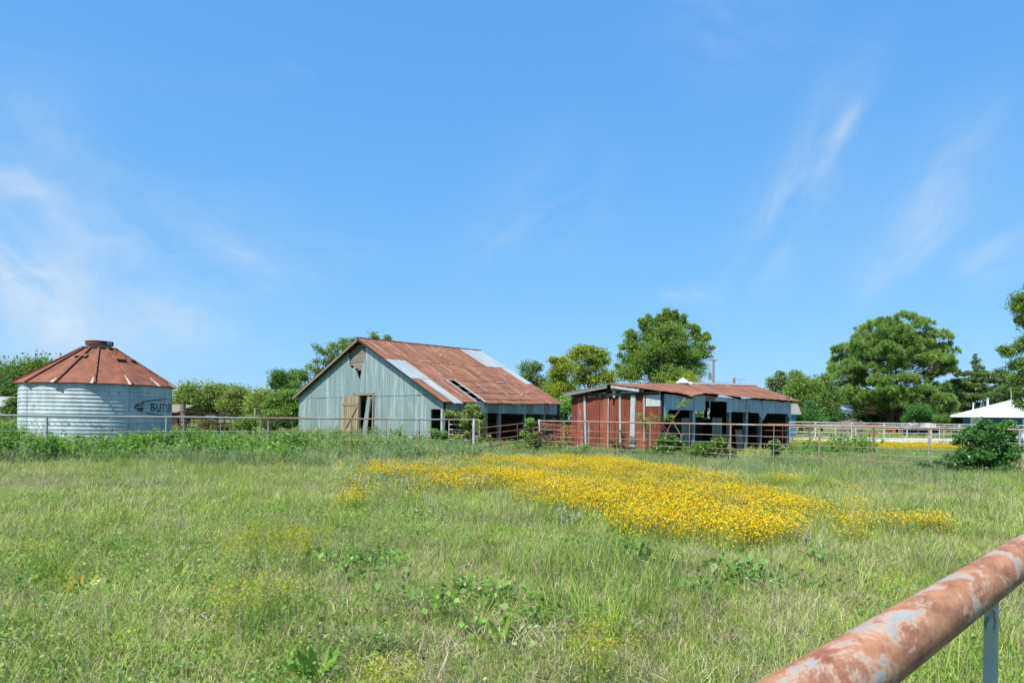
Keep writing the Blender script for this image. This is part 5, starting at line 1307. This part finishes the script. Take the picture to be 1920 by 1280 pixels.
tree('leafy_weeds', 1095, 28.6, [(1088, 848, 12, 6), (1098, 842, 8, 6), (1075, 852, 12, 4)], 620, .10, L_WEED, 'small green weed clump at the left corner of the rusty shed', cat='weed', group=G_V, tr=.01, dens=24, cr=.15, seed=52)
tree('leafy_weeds', 1455, 24.5, [(1452, 833, 8, 7), (1460, 840, 10, 7), (1445, 845, 12, 6)], 700, .10, L_GREYG, 'pale weed by the open end of the shed', cat='weed', group=G_V, tr=.01, dens=24, cr=.14, seed=53)
ar = empty('arching_weed', Pix(1255, 840, 27.6) * 1, 0, 'tall weed with red arching stems leaning over the fence before the shed', 'weed', G_V)
ab = Vector(ar.location); ab.z = 0; ar.location = ab
mb = MB()
for pl_, r in (([(1250, 848), (1250, 812), (1261, 787), (1275, 768), (1282, 756)], .028), ([(1262, 786), (1272, 773), (1279, 762)], .018), ([(1241, 795), (1252, 808), (1265, 827)], .022), ([(1240, 800), (1250, 813), (1252, 830)], .018)):
    mb.tube([Pix(x, y, 27.6) - ab for x, y in pl_], [r * (1 - .5 * i / (len(pl_) - 1)) for i in range(len(pl_))], 6)
mb.build('red_stem', M_REDSTEM, ar)
MB().tube([Pix(x, y, 27.5) - ab for x, y in ((1261, 790), (1268, 801), (1277, 816), (1277, 829))], .014, 6).tube([Pix(x, y, 27.5) - ab for x, y in ((1277, 817), (1282, 814))], .01, 5).build('dry_stem', M_PALESTEM, ar)
rg_ = np.random.default_rng(9); Pl = []
for px, py, n, s in ((1282, 756, 60, 8), (1276, 760, 40, 6), (1288, 753, 30, 6), (1255, 783, 60, 8), (1248, 786, 30, 6), (1262, 780, 20, 5)):
    c = np.array(Pix(px, py, 27.6) - ab); Pl.append(c + rg_.normal(size=(n, 3)) * s * 27.6 / FPX * .55)
np_quads('leaves', leaf_quads(np.concatenate(Pl), .10, .4, .3, rg_), L_LIGHT, ar)

# ------------------------------------------------------------------ scattered ground cover (geometry nodes, each one mass)
def blades(n, h0, h1, w, rad, lean, rg, segs=3, curl=.5, base_z=-.02, tipw=.25):
    """strip blades as quads (segs quads each)"""
    a = rg.uniform(0, 2 * np.pi, n); r = rad * np.sqrt(rg.uniform(0, 1, n))
    p = np.stack([r * np.cos(a), r * np.sin(a), np.full(n, base_z)], 1)
    b = rg.uniform(0, 2 * np.pi, n); hd = np.stack([np.cos(b), np.sin(b), np.zeros(n)], 1)
    tl = np.abs(rg.normal(size=n)) * lean; L = rg.uniform(h0, h1, n)
    s = np.cross(hd, [0, 0, 1]) ; tw = rg.uniform(-.7, .7, n)[:, None]; s = unit(s + hd * tw)
    out = []; q = p; th = tl
    W_ = w * rg.uniform(.7, 1.3, n)
    for k in range(segs):
        d = hd * np.sin(th)[:, None] + np.array([0, 0, 1.0]) * np.cos(th)[:, None]
        q2 = q + d * (L / segs)[:, None]
        w0 = (W_ * (1 - (1 - tipw) * k / segs) * .5)[:, None]; w1 = (W_ * (1 - (1 - tipw) * (k + 1) / segs) * .5 * (0.2 if k == segs - 1 else 1))[:, None]
        out.append(np.stack([q - s * w0, q + s * w0, q2 + s * w1, q2 - s * w1], 1))
        q = q2; th = th + curl * rg.uniform(.3, 1.3, n)
    return np.concatenate(out), q
def src(name, Q, mats, midx=None):
    me = np_quads('_' + name, Q, None, mats=mats, midx=midx)
    return bpy.data.objects.new(name + '_source', me)
def scatter(name, P, scl, sources, label, rg, tilt=.12, idx=None):
    n = len(P)
    me = bpy.data.meshes.new(name); me.vertices.add(n); me.vertices.foreach_set('co', P.reshape(-1).astype(np.float32))
    rot = np.stack([rg.normal(size=n) * tilt, rg.normal(size=n) * tilt, rg.uniform(0, 6.283, n)], 1)
    a = me.attributes.new('rot', 'FLOAT_VECTOR', 'POINT'); a.data.foreach_set('vector', rot.reshape(-1).astype(np.float32))
    a = me.attributes.new('scl', 'FLOAT', 'POINT'); a.data.foreach_set('value', scl.astype(np.float32))
    a = me.attributes.new('pick', 'INT', 'POINT'); a.data.foreach_set('value', (idx if idx is not None else rg.integers(0, len(sources), n)).astype(np.int32))
    o = bpy.data.objects.new(name, me); COL.objects.link(o)
    o['kind'] = 'stuff'; o['label'] = label
    ng = bpy.data.node_groups.new(name + '_scatter', 'GeometryNodeTree')
    ng.interface.new_socket('Geometry', in_out='INPUT', socket_type='NodeSocketGeometry')
    ng.interface.new_socket('Geometry', in_out='OUTPUT', socket_type='NodeSocketGeometry')
    N_, L_ = ng.nodes, ng.links
    gi, go = N_.new('NodeGroupInput'), N_.new('NodeGroupOutput')
    iop = N_.new('GeometryNodeInstanceOnPoints'); iop.inputs['Pick Instance'].default_value = True
    jn = N_.new('GeometryNodeJoinGeometry')
    for s in sources:
        oi = N_.new('GeometryNodeObjectInfo'); oi.inputs['Object'].default_value = s; oi.inputs['As Instance'].default_value = True
        L_.new(oi.outputs['Geometry'], jn.inputs[0])
    def na(nm, t):
        k = N_.new('GeometryNodeInputNamedAttribute'); k.data_type = t; k.inputs[0].default_value = nm; return k.outputs['Attribute']
    L_.new(gi.outputs[0], iop.inputs['Points']); L_.new(jn.outputs[0], iop.inputs['Instance'])
    L_.new(na('pick', 'INT'), iop.inputs['Instance Index']); L_.new(na('rot', 'FLOAT_VECTOR'), iop.inputs['Rotation']); L_.new(na('scl', 'FLOAT'), iop.inputs['Scale'])
    L_.new(iop.outputs[0], go.inputs[0])
    md = o.modifiers.new('scatter', 'NODES'); md.node_group = ng
    return o
def gnoise(x, y, s, seed=0):
    r_ = np.random.default_rng(seed); v = 0
    for k in range(5):
        a, b, c, d = r_.uniform(0, 6.28, 4); f = s * 1.7 ** k
        v = v + np.sin(x * f * np.cos(a) + y * f * np.sin(a) + b + 1.3 * np.sin(x * f * .6 * np.cos(c) - y * f * .6 * np.sin(c) + d)) / 1.35 ** k
    return v / 3.2
def wedge(n, d0, d1, rg, k0=-.86, k1=.86):
    d = np.sqrt(rg.uniform(d0 * d0, d1 * d1, n)); k = rg.uniform(k0, k1, n)
    return d * k, d
def in_frame(x, y, O, a, u0, u1, v0, v1):
    c, s = math.cos(a), math.sin(a); dx, dy = x - O[0], y - O[1]
    u, v = dx * c + dy * s, -dx * s + dy * c
    return (u > u0) & (u < u1) & (v > v0) & (v < v1)
def clear(x, y):
    m = ~in_frame(x, y, BO, BA, -.05, 10.1, -.3, 18.9)
    m &= ~in_frame(x, y, SO, SA_, -.05, 11.1, .0, 6.1)
    m &= (x - BC.x) ** 2 + (y - BC.y) ** 2 > 3.85 ** 2
    m &= ~((y > 50) & (x > 26) & (y > 53 - (x - 31) * .11) & (y < 79))
    return m
def poly_mask(px, py, poly):
    ins = np.zeros(len(px), bool); n = len(poly)
    for i in range(n):
        (x0, y0), (x1, y1) = poly[i], poly[(i + 1) % n]
        c = ((y0 > py) != (y1 > py)) & (px < (x1 - x0) * (py - y0) / (y1 - y0 + 1e-9) + x0)
        ins ^= c
    return ins
def to_px(x, y, z=0.0):
    u = x / y * FPX; v = (HC - z) / y * FPX; c, s = math.cos(ROLL), math.sin(ROLL)
    return 960 + u * c - v * s, 786 + u * s + v * c
FLOWER = [(600, 925), (660, 885), (735, 862), (860, 850), (1000, 853), (1140, 858), (1260, 872), (1400, 888), (1530, 915), (1575, 945), (1550, 985), (1470, 1008), (1320, 1003), (1190, 990), (1120, 960), (1010, 930), (860, 922), (740, 925)]
def flower_density(x, y):
    px, py = to_px(x, y, .28)
    w = gnoise(x, y, .5, 5) * 24
    ins = poly_mask(px + w, py + w * .35 * (18 / y) , FLOWER).astype(float)
    n = gnoise(x, y, .9, 3)
    core = poly_mask(px + w, py, [(860, 858), (1130, 862), (1400, 898), (1540, 932), (1500, 985), (1450, 1003), (1330, 998), (1210, 975), (1110, 925), (1000, 905), (900, 885)])
    return ins * np.where(core, np.clip(.42 + n * 1.35, .06, 1), np.clip(.08 + n * .9, .03, .5))

rg = np.random.default_rng(101)
# pasture grass: three rings of tufts, finer blades the nearer they stand
def grass_sources(tag_, n, h0, h1, w, rad, lean, k=4):
    out = []
    for i in range(k):
        Q, _ = blades(n, h0, h1, w, rad, lean, rg, 3, .5)
        m = np.zeros(len(Q), int)
        out.append(src(tag_ + 'grass%d' % i, Q, [L_GRASSG if i == 1 else L_GRASS]))
    Q, _ = blades(int(n * .6), h0, h1 * 1.05, w * .8, rad, lean * 1.2, rg, 3, .6)
    out.append(src(tag_ + 'straw', Q, [L_STRAW]))
    return out
def grass_ring(name, n, d0, d1, srcs, label, s0, s1, k0=-.86, k1=.86):
    x, y = wedge(n, d0, d1, rg, k0, k1); m = clear(x, y)
    fd = flower_density(x, y)
    m &= rg.uniform(size=n) > fd * .45
    x, y = x[m], y[m]
    nz = gnoise(x, y, .35, 1) + .5 * gnoise(x, y, 1.4, 2)
    sc = (s0 + (s1 - s0) * np.clip(.5 + .5 * nz, 0, 1)) * rg.uniform(.75, 1.25, len(x))
    nn = gnoise(x, y, .55, 9)
    idx = rg.integers(0, 4, len(x)); st_ = rg.uniform(size=len(x)) < np.clip(.09 + .42 * nn, .01, .6); idx[st_] = 4
    P = np.stack([x, y, np.zeros(len(x))], 1)
    return scatter(name, P, sc, srcs, label, rg, .15, idx)
g1 = grass_sources('near_', 38, .09, .24, .0064, .10, .95)
grass_ring('near_grass', 15000, 2.6, 9.5, g1, 'pale green pasture grass close to the camera', .45, 1.35)
g2 = grass_sources('mid_', 34, .13, .30, .0105, .17, .8)
grass_ring('middle_grass', 15000, 9, 19, g2, 'pale green pasture grass in the middle of the field', .5, 1.25)
g3 = grass_sources('far_', 30, .15, .34, .020, .33, .7)
grass_ring('far_grass', 13000, 18, 44, g3, 'pasture grass round the fences and barns', .7, 1.25)
g4 = grass_sources('horizon_', 20, .25, .6, .06, 1.0, .35)
grass_ring('field_grass', 9000, 42, 170, g4, 'rough grass of the fields beyond the barns', .6, 1.1)
# taller green tussocks and seed stalks
x, y = wedge(9000, 3.2, 22, rg); nz = gnoise(x, y, .45, 21) + .6 * gnoise(x, y, 1.6, 22)
m = (nz > .42) & clear(x, y) & (rg.uniform(size=len(x)) > flower_density(x, y) * .8); x, y = x[m], y[m]
ts = []
for i in range(3):
    Q, _ = blades(24, .25, .52, .0075, .07, .28, rg, 4, .28); ts.append(src('tussock%d' % i, Q, [L_GRASSG]))
scatter('grass_tussocks', np.stack([x, y, 0 * x], 1), rg.uniform(.6, 1.15, len(x)), ts, 'taller green grass tussocks in drifts across the field', rg, .12)
x, y = wedge(5200, 3.0, 26, rg); m = clear(x, y); x, y = x[m], y[m]
ts = []
for i in range(3):
    Q, tip = blades(7, .35, .62, .0034, .09, .25, rg, 4, .14)
    H = leaf_quads(np.repeat(tip, 3, 0) + rg.normal(size=(21, 3)) * [.006, .006, .02], .024, .16, .0, rg, -1.0)
    ts.append(src('seedstalk%d' % i, np.concatenate([Q, H]), [L_STRAW]))
scatter('seed_stalks', np.stack([x, y, 0 * x], 1), rg.uniform(.6, 1.1, len(x)), ts, 'thin straw coloured seed stalks standing above the grass', rg, .15)
# matted dead thatch lying among the grass
x, y = wedge(6500, 2.8, 24, rg); nz = gnoise(x, y, .6, 91) + .5 * gnoise(x, y, 2.0, 92); m = (nz > .15) & clear(x, y) & (rg.uniform(size=len(x)) > flower_density(x, y)); x, y = x[m], y[m]
ts = []
for i in range(3):
    Q, _ = blades(34, .08, .20, .0042, .16, .3, rg, 3, .25); Q2, _ = blades(1, .1, .2, .006, .1, .3, rg, 3, .2)
    Q = Q[:, :, :].copy(); Q[:, :, 2] = Q[:, :, 2] * .35 + .05; Q[:, :, 0] *= 1.6; Q[:, :, 1] *= 1.3
    ts.append(src('thatch%d' % i, Q, [L_STRAW]))
scatter('dead_thatch', np.stack([x, y, 0 * x], 1), rg.uniform(.7, 1.4, len(x)), ts, 'matted dry thatch in patches among the pasture grass', rg, .15)
# clover and small leaves low in the near grass
x, y = wedge(4200, 2.8, 12, rg); nz = gnoise(x, y, .8, 31); m = nz > .12; x, y = x[m], y[m]
ts = []
for i in range(3):
    Pn = rg.normal(size=(26, 3)) * np.array([.10, .10, .03]) + np.array([0, 0, .09]); ts.append(src('clover%d' % i, leaf_quads(Pn, .024 + .006 * i, .6, .8, rg), [L_WEED if i else L_GRASSG]))
scatter('small_leaf_cover', np.stack([x, y, 0 * x], 1), rg.uniform(.7, 1.3, len(x)), ts, 'small green leaves low among the near grass', rg, .1)

x, y = wedge(2600, 2.8, 13, rg); nz = gnoise(x, y, .7, 71) + .4 * gnoise(x, y, 2.2, 72); m = nz > .50; x, y = x[m], y[m]
ts = []
for i in range(3):
    n_ = 16 + 5 * i; Pn = rg.normal(size=(n_, 3)) * [.10, .10, .03] + [0, 0, .13]; Pn[:, 2] -= .5 * np.hypot(Pn[:, 0], Pn[:, 1]) - .04
    ts.append(src('lowleaf%d' % i, leaf_quads(Pn, .042 + .010 * i, .66, 1.0, rg), [L_WEED]))
scatter('low_leafy_weeds', np.stack([x, y, 0 * x], 1), rg.uniform(.6, 1.25, len(x)), ts, 'small broad leaved weeds mixed into the near grass', rg, .15)
# yellow flowers
def flower_src(i, nh, hd):
    Q, _ = blades(34, .10, .26, .008, .14, .3, rg, 2, .2)
    a = rg.uniform(0, 6.28, nh); r = .20 * np.sqrt(rg.uniform(0, 1, nh))
    tip = np.stack([r * np.cos(a), r * np.sin(a), rg.uniform(.17, .37, nh) - r * .25], 1)
    n0 = len(Q); fl = []
    for k in range(3):
        nv = unit(rg.normal(size=(nh, 3)) * .5 + np.array([0, -.2, 1.0])); t1 = unit(np.cross(nv, rg.normal(size=(nh, 3)))); t2 = np.cross(nv, t1)
        s = hd * rg.uniform(.8, 1.2, (nh, 1)); p = tip + rg.normal(size=(nh, 3)) * .003
        fl.append(np.stack([p - t1 * s, p - t2 * s, p + t1 * s, p + t2 * s], 1))
    fl = np.concatenate(fl); st_ = np.stack([tip * [.4, .4, 0], tip * [.4, .4, 0] + [.003, 0, 0], tip + [.003, 0, 0], tip], 1)
    Q = np.concatenate([Q, st_, fl]); m = np.concatenate([np.zeros(n0 + nh, int), np.ones(len(fl), int)])
    return src('bitterweed%d' % i, Q, [L_GRASSG, L_YFLOWER], m)
fs_ = [flower_src(i, n, .0095) for i, n in enumerate((30, 20, 40, 10))]
x, y = wedge(60000, 8, 33, rg, -.35, .62); dn = flower_density(x, y)
m = (rg.uniform(size=len(x)) < dn * .75) & clear(x, y); x, y = x[m], y[m]
print('flower plants', len(x))
def disk(px, py, rpx, n, z=.28):
    c = Gnd(px, py, z); r = rpx * c.y / FPX; a = rg.uniform(0, 6.28, n); q = np.sqrt(rg.uniform(0, 1, n)) * r
    return c.x + q * np.cos(a), c.y + q * np.sin(a) * 2.0
ex, ey = [x], [y]
for px, py, rp_, n in ((1600, 965, 28, 16), (1590, 985, 22, 8), (1685, 966, 18, 14), (1738, 968, 16, 16), (1765, 972, 10, 5), (1480, 895, 30, 14), (660, 925, 24, 8), (1570, 905, 30, 8), (1610, 940, 26, 6)):
    a, b = disk(px, py, rp_, n); ex.append(a); ey.append(b)
a, b = rg.uniform(20, 27.5, 1500), rg.uniform(37.5, 47, 1500); m = gnoise(a, b, .6, 44) > -.25; ex.append(a[m]); ey.append(b[m])
a, b = rg.uniform(17, 33, 800), rg.uniform(43, 51.5, 800); m = gnoise(a, b, .5, 46) > .15; ex.append(a[m]); ey.append(b[m])
x, y = np.concatenate(ex), np.concatenate(ey)
scatter('yellow_wildflowers', np.stack([x, y, 0 * x], 1), rg.uniform(.75, 1.2, len(x)) * np.where(y > 34, 1.25, 1), fs_, 'drift of small yellow daisy flowers across the middle of the field', rg, .08)
# yellow sedge heads in the near grass
Q, tip = blades(9, .26, .42, .005, .06, .2, rg, 3, .12)
H = leaf_quads(np.repeat(tip, 14, 0) + rg.normal(size=(126, 3)) * [.022, .022, .018], .026, .22, .1, rg)
sdg = src('sedge', np.concatenate([Q, H]), [L_GRASSG, L_SEDGE], np.concatenate([np.zeros(len(Q), int), np.ones(len(H), int)]))
ex, ey = [], []
for px, py, rp_, n in ((530, 1000, 46, 26), (475, 985, 34, 8), (580, 1010, 36, 14), (500, 1090, 34, 9), (475, 1108, 34, 7), (320, 985, 14, 2), (40, 1020, 24, 4), (620, 960, 30, 5), (1140, 1190, 46, 9), (680, 1255, 44, 8), (1650, 1080, 44, 5), (730, 1262, 20, 3), (420, 1000, 26, 4), (445, 1020, 20, 3)):
    a, b = disk(px, py, rp_, n, .33); ex.append(a); ey.append(b)
x, y = np.concatenate(ex), np.concatenate(ey)
scatter('yellow_sedge', np.stack([x, y, 0 * x], 1), rg.uniform(.7, 1.1, len(x)), [sdg], 'yellow green sedge heads scattered in the near grass', rg, .1)

# weeds: broad leaved and fine leaved plants round the fence and barns
def plant(h, nst, nlf, ls, asp, rg, spread=.22, rad=.12):
    Q = []; P = []; D = []
    for s in range(nst):
        a = rg.uniform(0, 6.28); b = np.array([math.cos(a), math.sin(a), 0]) * rad * rg.uniform(0, 1)
        t = b * 2 + np.array([math.cos(a) * spread * h, math.sin(a) * spread * h, h * rg.uniform(.7, 1)])
        k = rg.uniform(.15, 1, nlf)[:, None]; P.append(b + (t - b) * k)
        sd_ = np.array([-math.sin(a), math.cos(a), 0]) * .006
        Q.append(np.stack([b - sd_, b + sd_, t + sd_ * .5, t - sd_ * .5])[None])
    P = np.concatenate(P); dr = unit(rg.normal(size=(len(P), 3)) * [1, 1, .35] + [0, 0, .15])
    P = P + dr * ls * .5
    return np.concatenate(Q + [leaf_quads(P, ls, asp, .8, rg, .1, dr * 1.6)])
wb = [src('broadleaf%d' % i, plant(.85, 6, 13, .15 - .02 * i, .55, rg), [L_WEED]) for i in range(3)]
wr = [src('ragweed%d' % i, plant(.65, 9, 34, .055, .4, rg, .35, .2), [L_RAG if i < 2 else L_GREYG]) for i in range(3)]
ww = [src('silverweed%d' % i, plant(.38, 7, 16, .05, .5, rg, .4, .12), [L_WHITEW]) for i in range(2)]
def zone(specs):
    X, Y, S = [], [], []
    for px0, px1, d0, d1, n, s0, s1 in specs:
        d = rg.uniform(d0, d1, n); px = rg.uniform(px0, px1, n); x = (px - 960) / FPX * d
        X.append(x); Y.append(d); S.append(rg.uniform(s0, s1, n) * (1 + .45 * gnoise(x, d, .9, 61)))
    x, y, s = np.concatenate(X), np.concatenate(Y), np.concatenate(S); m = clear(x, y)
    return np.stack([x[m], y[m], 0 * x[m]], 1), s[m]
P, S = zone([(-60, 250, 20.3, 24, 300, .4, .92), (-60, 330, 24, 33, 220, .45, .85), (240, 560, 21, 26.5, 300, .7, 1.12), (540, 700, 24.5, 30, 90, .5, .95), (300, 560, 27, 36, 160, .5, .95), (560, 830, 31, 40, 110, .6, 1.05), (700, 890, 26.5, 30, 60, .45, .8),
             (-40, 40, 24, 40, 60, .9, 1.5), (960, 1060, 30, 36, 40, .5, .9), (1480, 1560, 28, 36, 50, .5, 1.0), (1560, 1640, 30, 44, 40, .6, 1.2)])
scatter('broadleaf_weeds', P, S, wb, 'bright green broad leaved weeds massed along the left fence', rg, .1)
P, S = zone([(-60, 560, 20, 30, 420, .5, 1.0), (280, 480, 19.5, 22, 60, .8, 1.2), (540, 900, 22.5, 34, 620, .5, 1.1), (900, 1200, 27, 33, 200, .45, .8), (1200, 1500, 22.5, 27, 320, .4, .75), (1380, 1800, 18.6, 24, 420, .3, .62), (1500, 1800, 24, 36, 380, .4, .7), (1600, 1960, 17, 22, 200, .3, .6), (700, 960, 30, 38, 120, .5, 1.0), (560, 620, 19, 24, 60, .5, .9), (330, 700, 36, 60, 300, .8, 1.5), (-40, 60, 26, 60, 160, .8, 1.6)])
scatter('ragweed', P, S, wr, 'grey green feathery weeds between the grass and the barns', rg, .12)
P, S = zone([(640, 900, 14, 25, 130, .6, 1.1), (1060, 1120, 12, 15, 16, .7, 1.1), (900, 1060, 15, 22, 60, .5, .9), (1560, 1900, 15, 19, 60, .4, .8), (160, 420, 10, 20, 50, .5, 1.0), (1050, 1120, 9.5, 12, 6, .7, 1.1), (1480, 1560, 8, 10, 8, .5, .9)])
scatter('silvery_weeds', P, S, ww, 'pale silvery green weeds dotted through the flowers', rg, .12)

# single low plants one can pick out in the near grass
def low_plant(px, py, ls, n, rad, h, mat, label, asp=.8, name='low_weed', seed=1, cat='weed', upright=False):
    g = np.random.default_rng(seed); c = Gnd(px, py); root = empty(name, c, 0, label, cat, 'single plants in the near grass')
    if upright:
        D = unit(g.normal(size=(n, 3)) * [.6, .6, .2] + [0, 0, .8]); P_ = D * ls * .5 * g.uniform(.8, 1, (n, 1))
        Q = []
        for p, dv in zip(P_, D):
            s = unit(np.cross(dv, g.normal(size=3))); nn = np.cross(s, dv); L = ls * g.uniform(.7, 1.1); w = L * asp * .5
            for k0, k1, w0, w1 in ((0, .35, .15, 1), (.35, .7, 1, .85), (.7, 1, .85, .05)):
                b0, b1 = dv * L * k0 + nn * .1 * L * k0 * k0, dv * L * k1 + nn * .1 * L * k1 * k1
                Q.append(np.stack([b0 - s * w * w0, b0 + s * w * w0, b1 + s * w * w1, b1 - s * w * w1]))
        np_quads('leaves', np.array(Q), mat, root)
    else:
        P_ = g.normal(size=(n, 3)) * [rad * .55, rad * .55, h * .25] + [0, 0, h * .8]
        P_[:, 2] = np.maximum(P_[:, 2] - .25 * np.hypot(P_[:, 0], P_[:, 1]), .04)
        np_quads('leaves', leaf_quads(P_, ls, asp, 1.2, g), mat, root)
        mb = MB()
        for p in P_[::3]: mb.tube([(p[0] * .15, p[1] * .15, 0), (p[0] * .7, p[1] * .7, p[2] * .6), tuple(p)], .003, 4, False)
        mb.build('stem', M_STEM, root)
low_plant(1198, 1062, .075, 70, .26, .26, L_WEED, 'leafy green weed in the near grass below the flower patch', seed=1)
low_plant(1400, 1088, .085, 90, .34, .22, L_WEED, 'wide rounded leaf weed in the near grass, left of the pipe rail', seed=2)
low_plant(1535, 1060, .07, 40, .2, .2, L_WEED, 'small leafy weed right of the wide rounded leaf weed', seed=3)
low_plant(900, 1190, .06, 60, .3, .12, L_WEED, 'low pale leaved creeping weed near the bottom centre', seed=4)
low_plant(740, 1225, .06, 70, .28, .12, L_WEED, 'low pale leaved creeping weed left of the bottom centre', seed=5)
low_plant(610, 1180, .055, 36, .22, .1, L_WEED, 'small patch of pale leaves near the bottom left of centre', seed=6)
low_plant(790, 985, .05, 40, .2, .25, L_RAG, 'dull green weed in the middle grass below the flowers', seed=7)
low_plant(140, 1120, .26, 9, .1, .2, L_SEDGE, 'yellowing dock plant with curled leaves at the left', .3, 'dock_plant', 8, 'plant', True)
low_plant(320, 1100, .28, 5, .1, .2, L_GRASSG, 'upright green dock leaves left of the sedge', .26, 'dock_plant', 9, 'plant', True)
low_plant(600, 1278, .30, 6, .1, .2, L_WEED, 'bright upright dock leaves at the bottom edge', .26, 'dock_plant', 10, 'plant', True)
low_plant(940, 1205, .24, 4, .1, .2, L_GRASSG, 'single tall dark dock leaf near the bottom centre', .24, 'dock_plant', 11, 'plant', True)
low_plant(690, 1062, .05, 34, .14, .16, L_DARK, 'small dark leaved weed left of centre in the grass', seed=12)
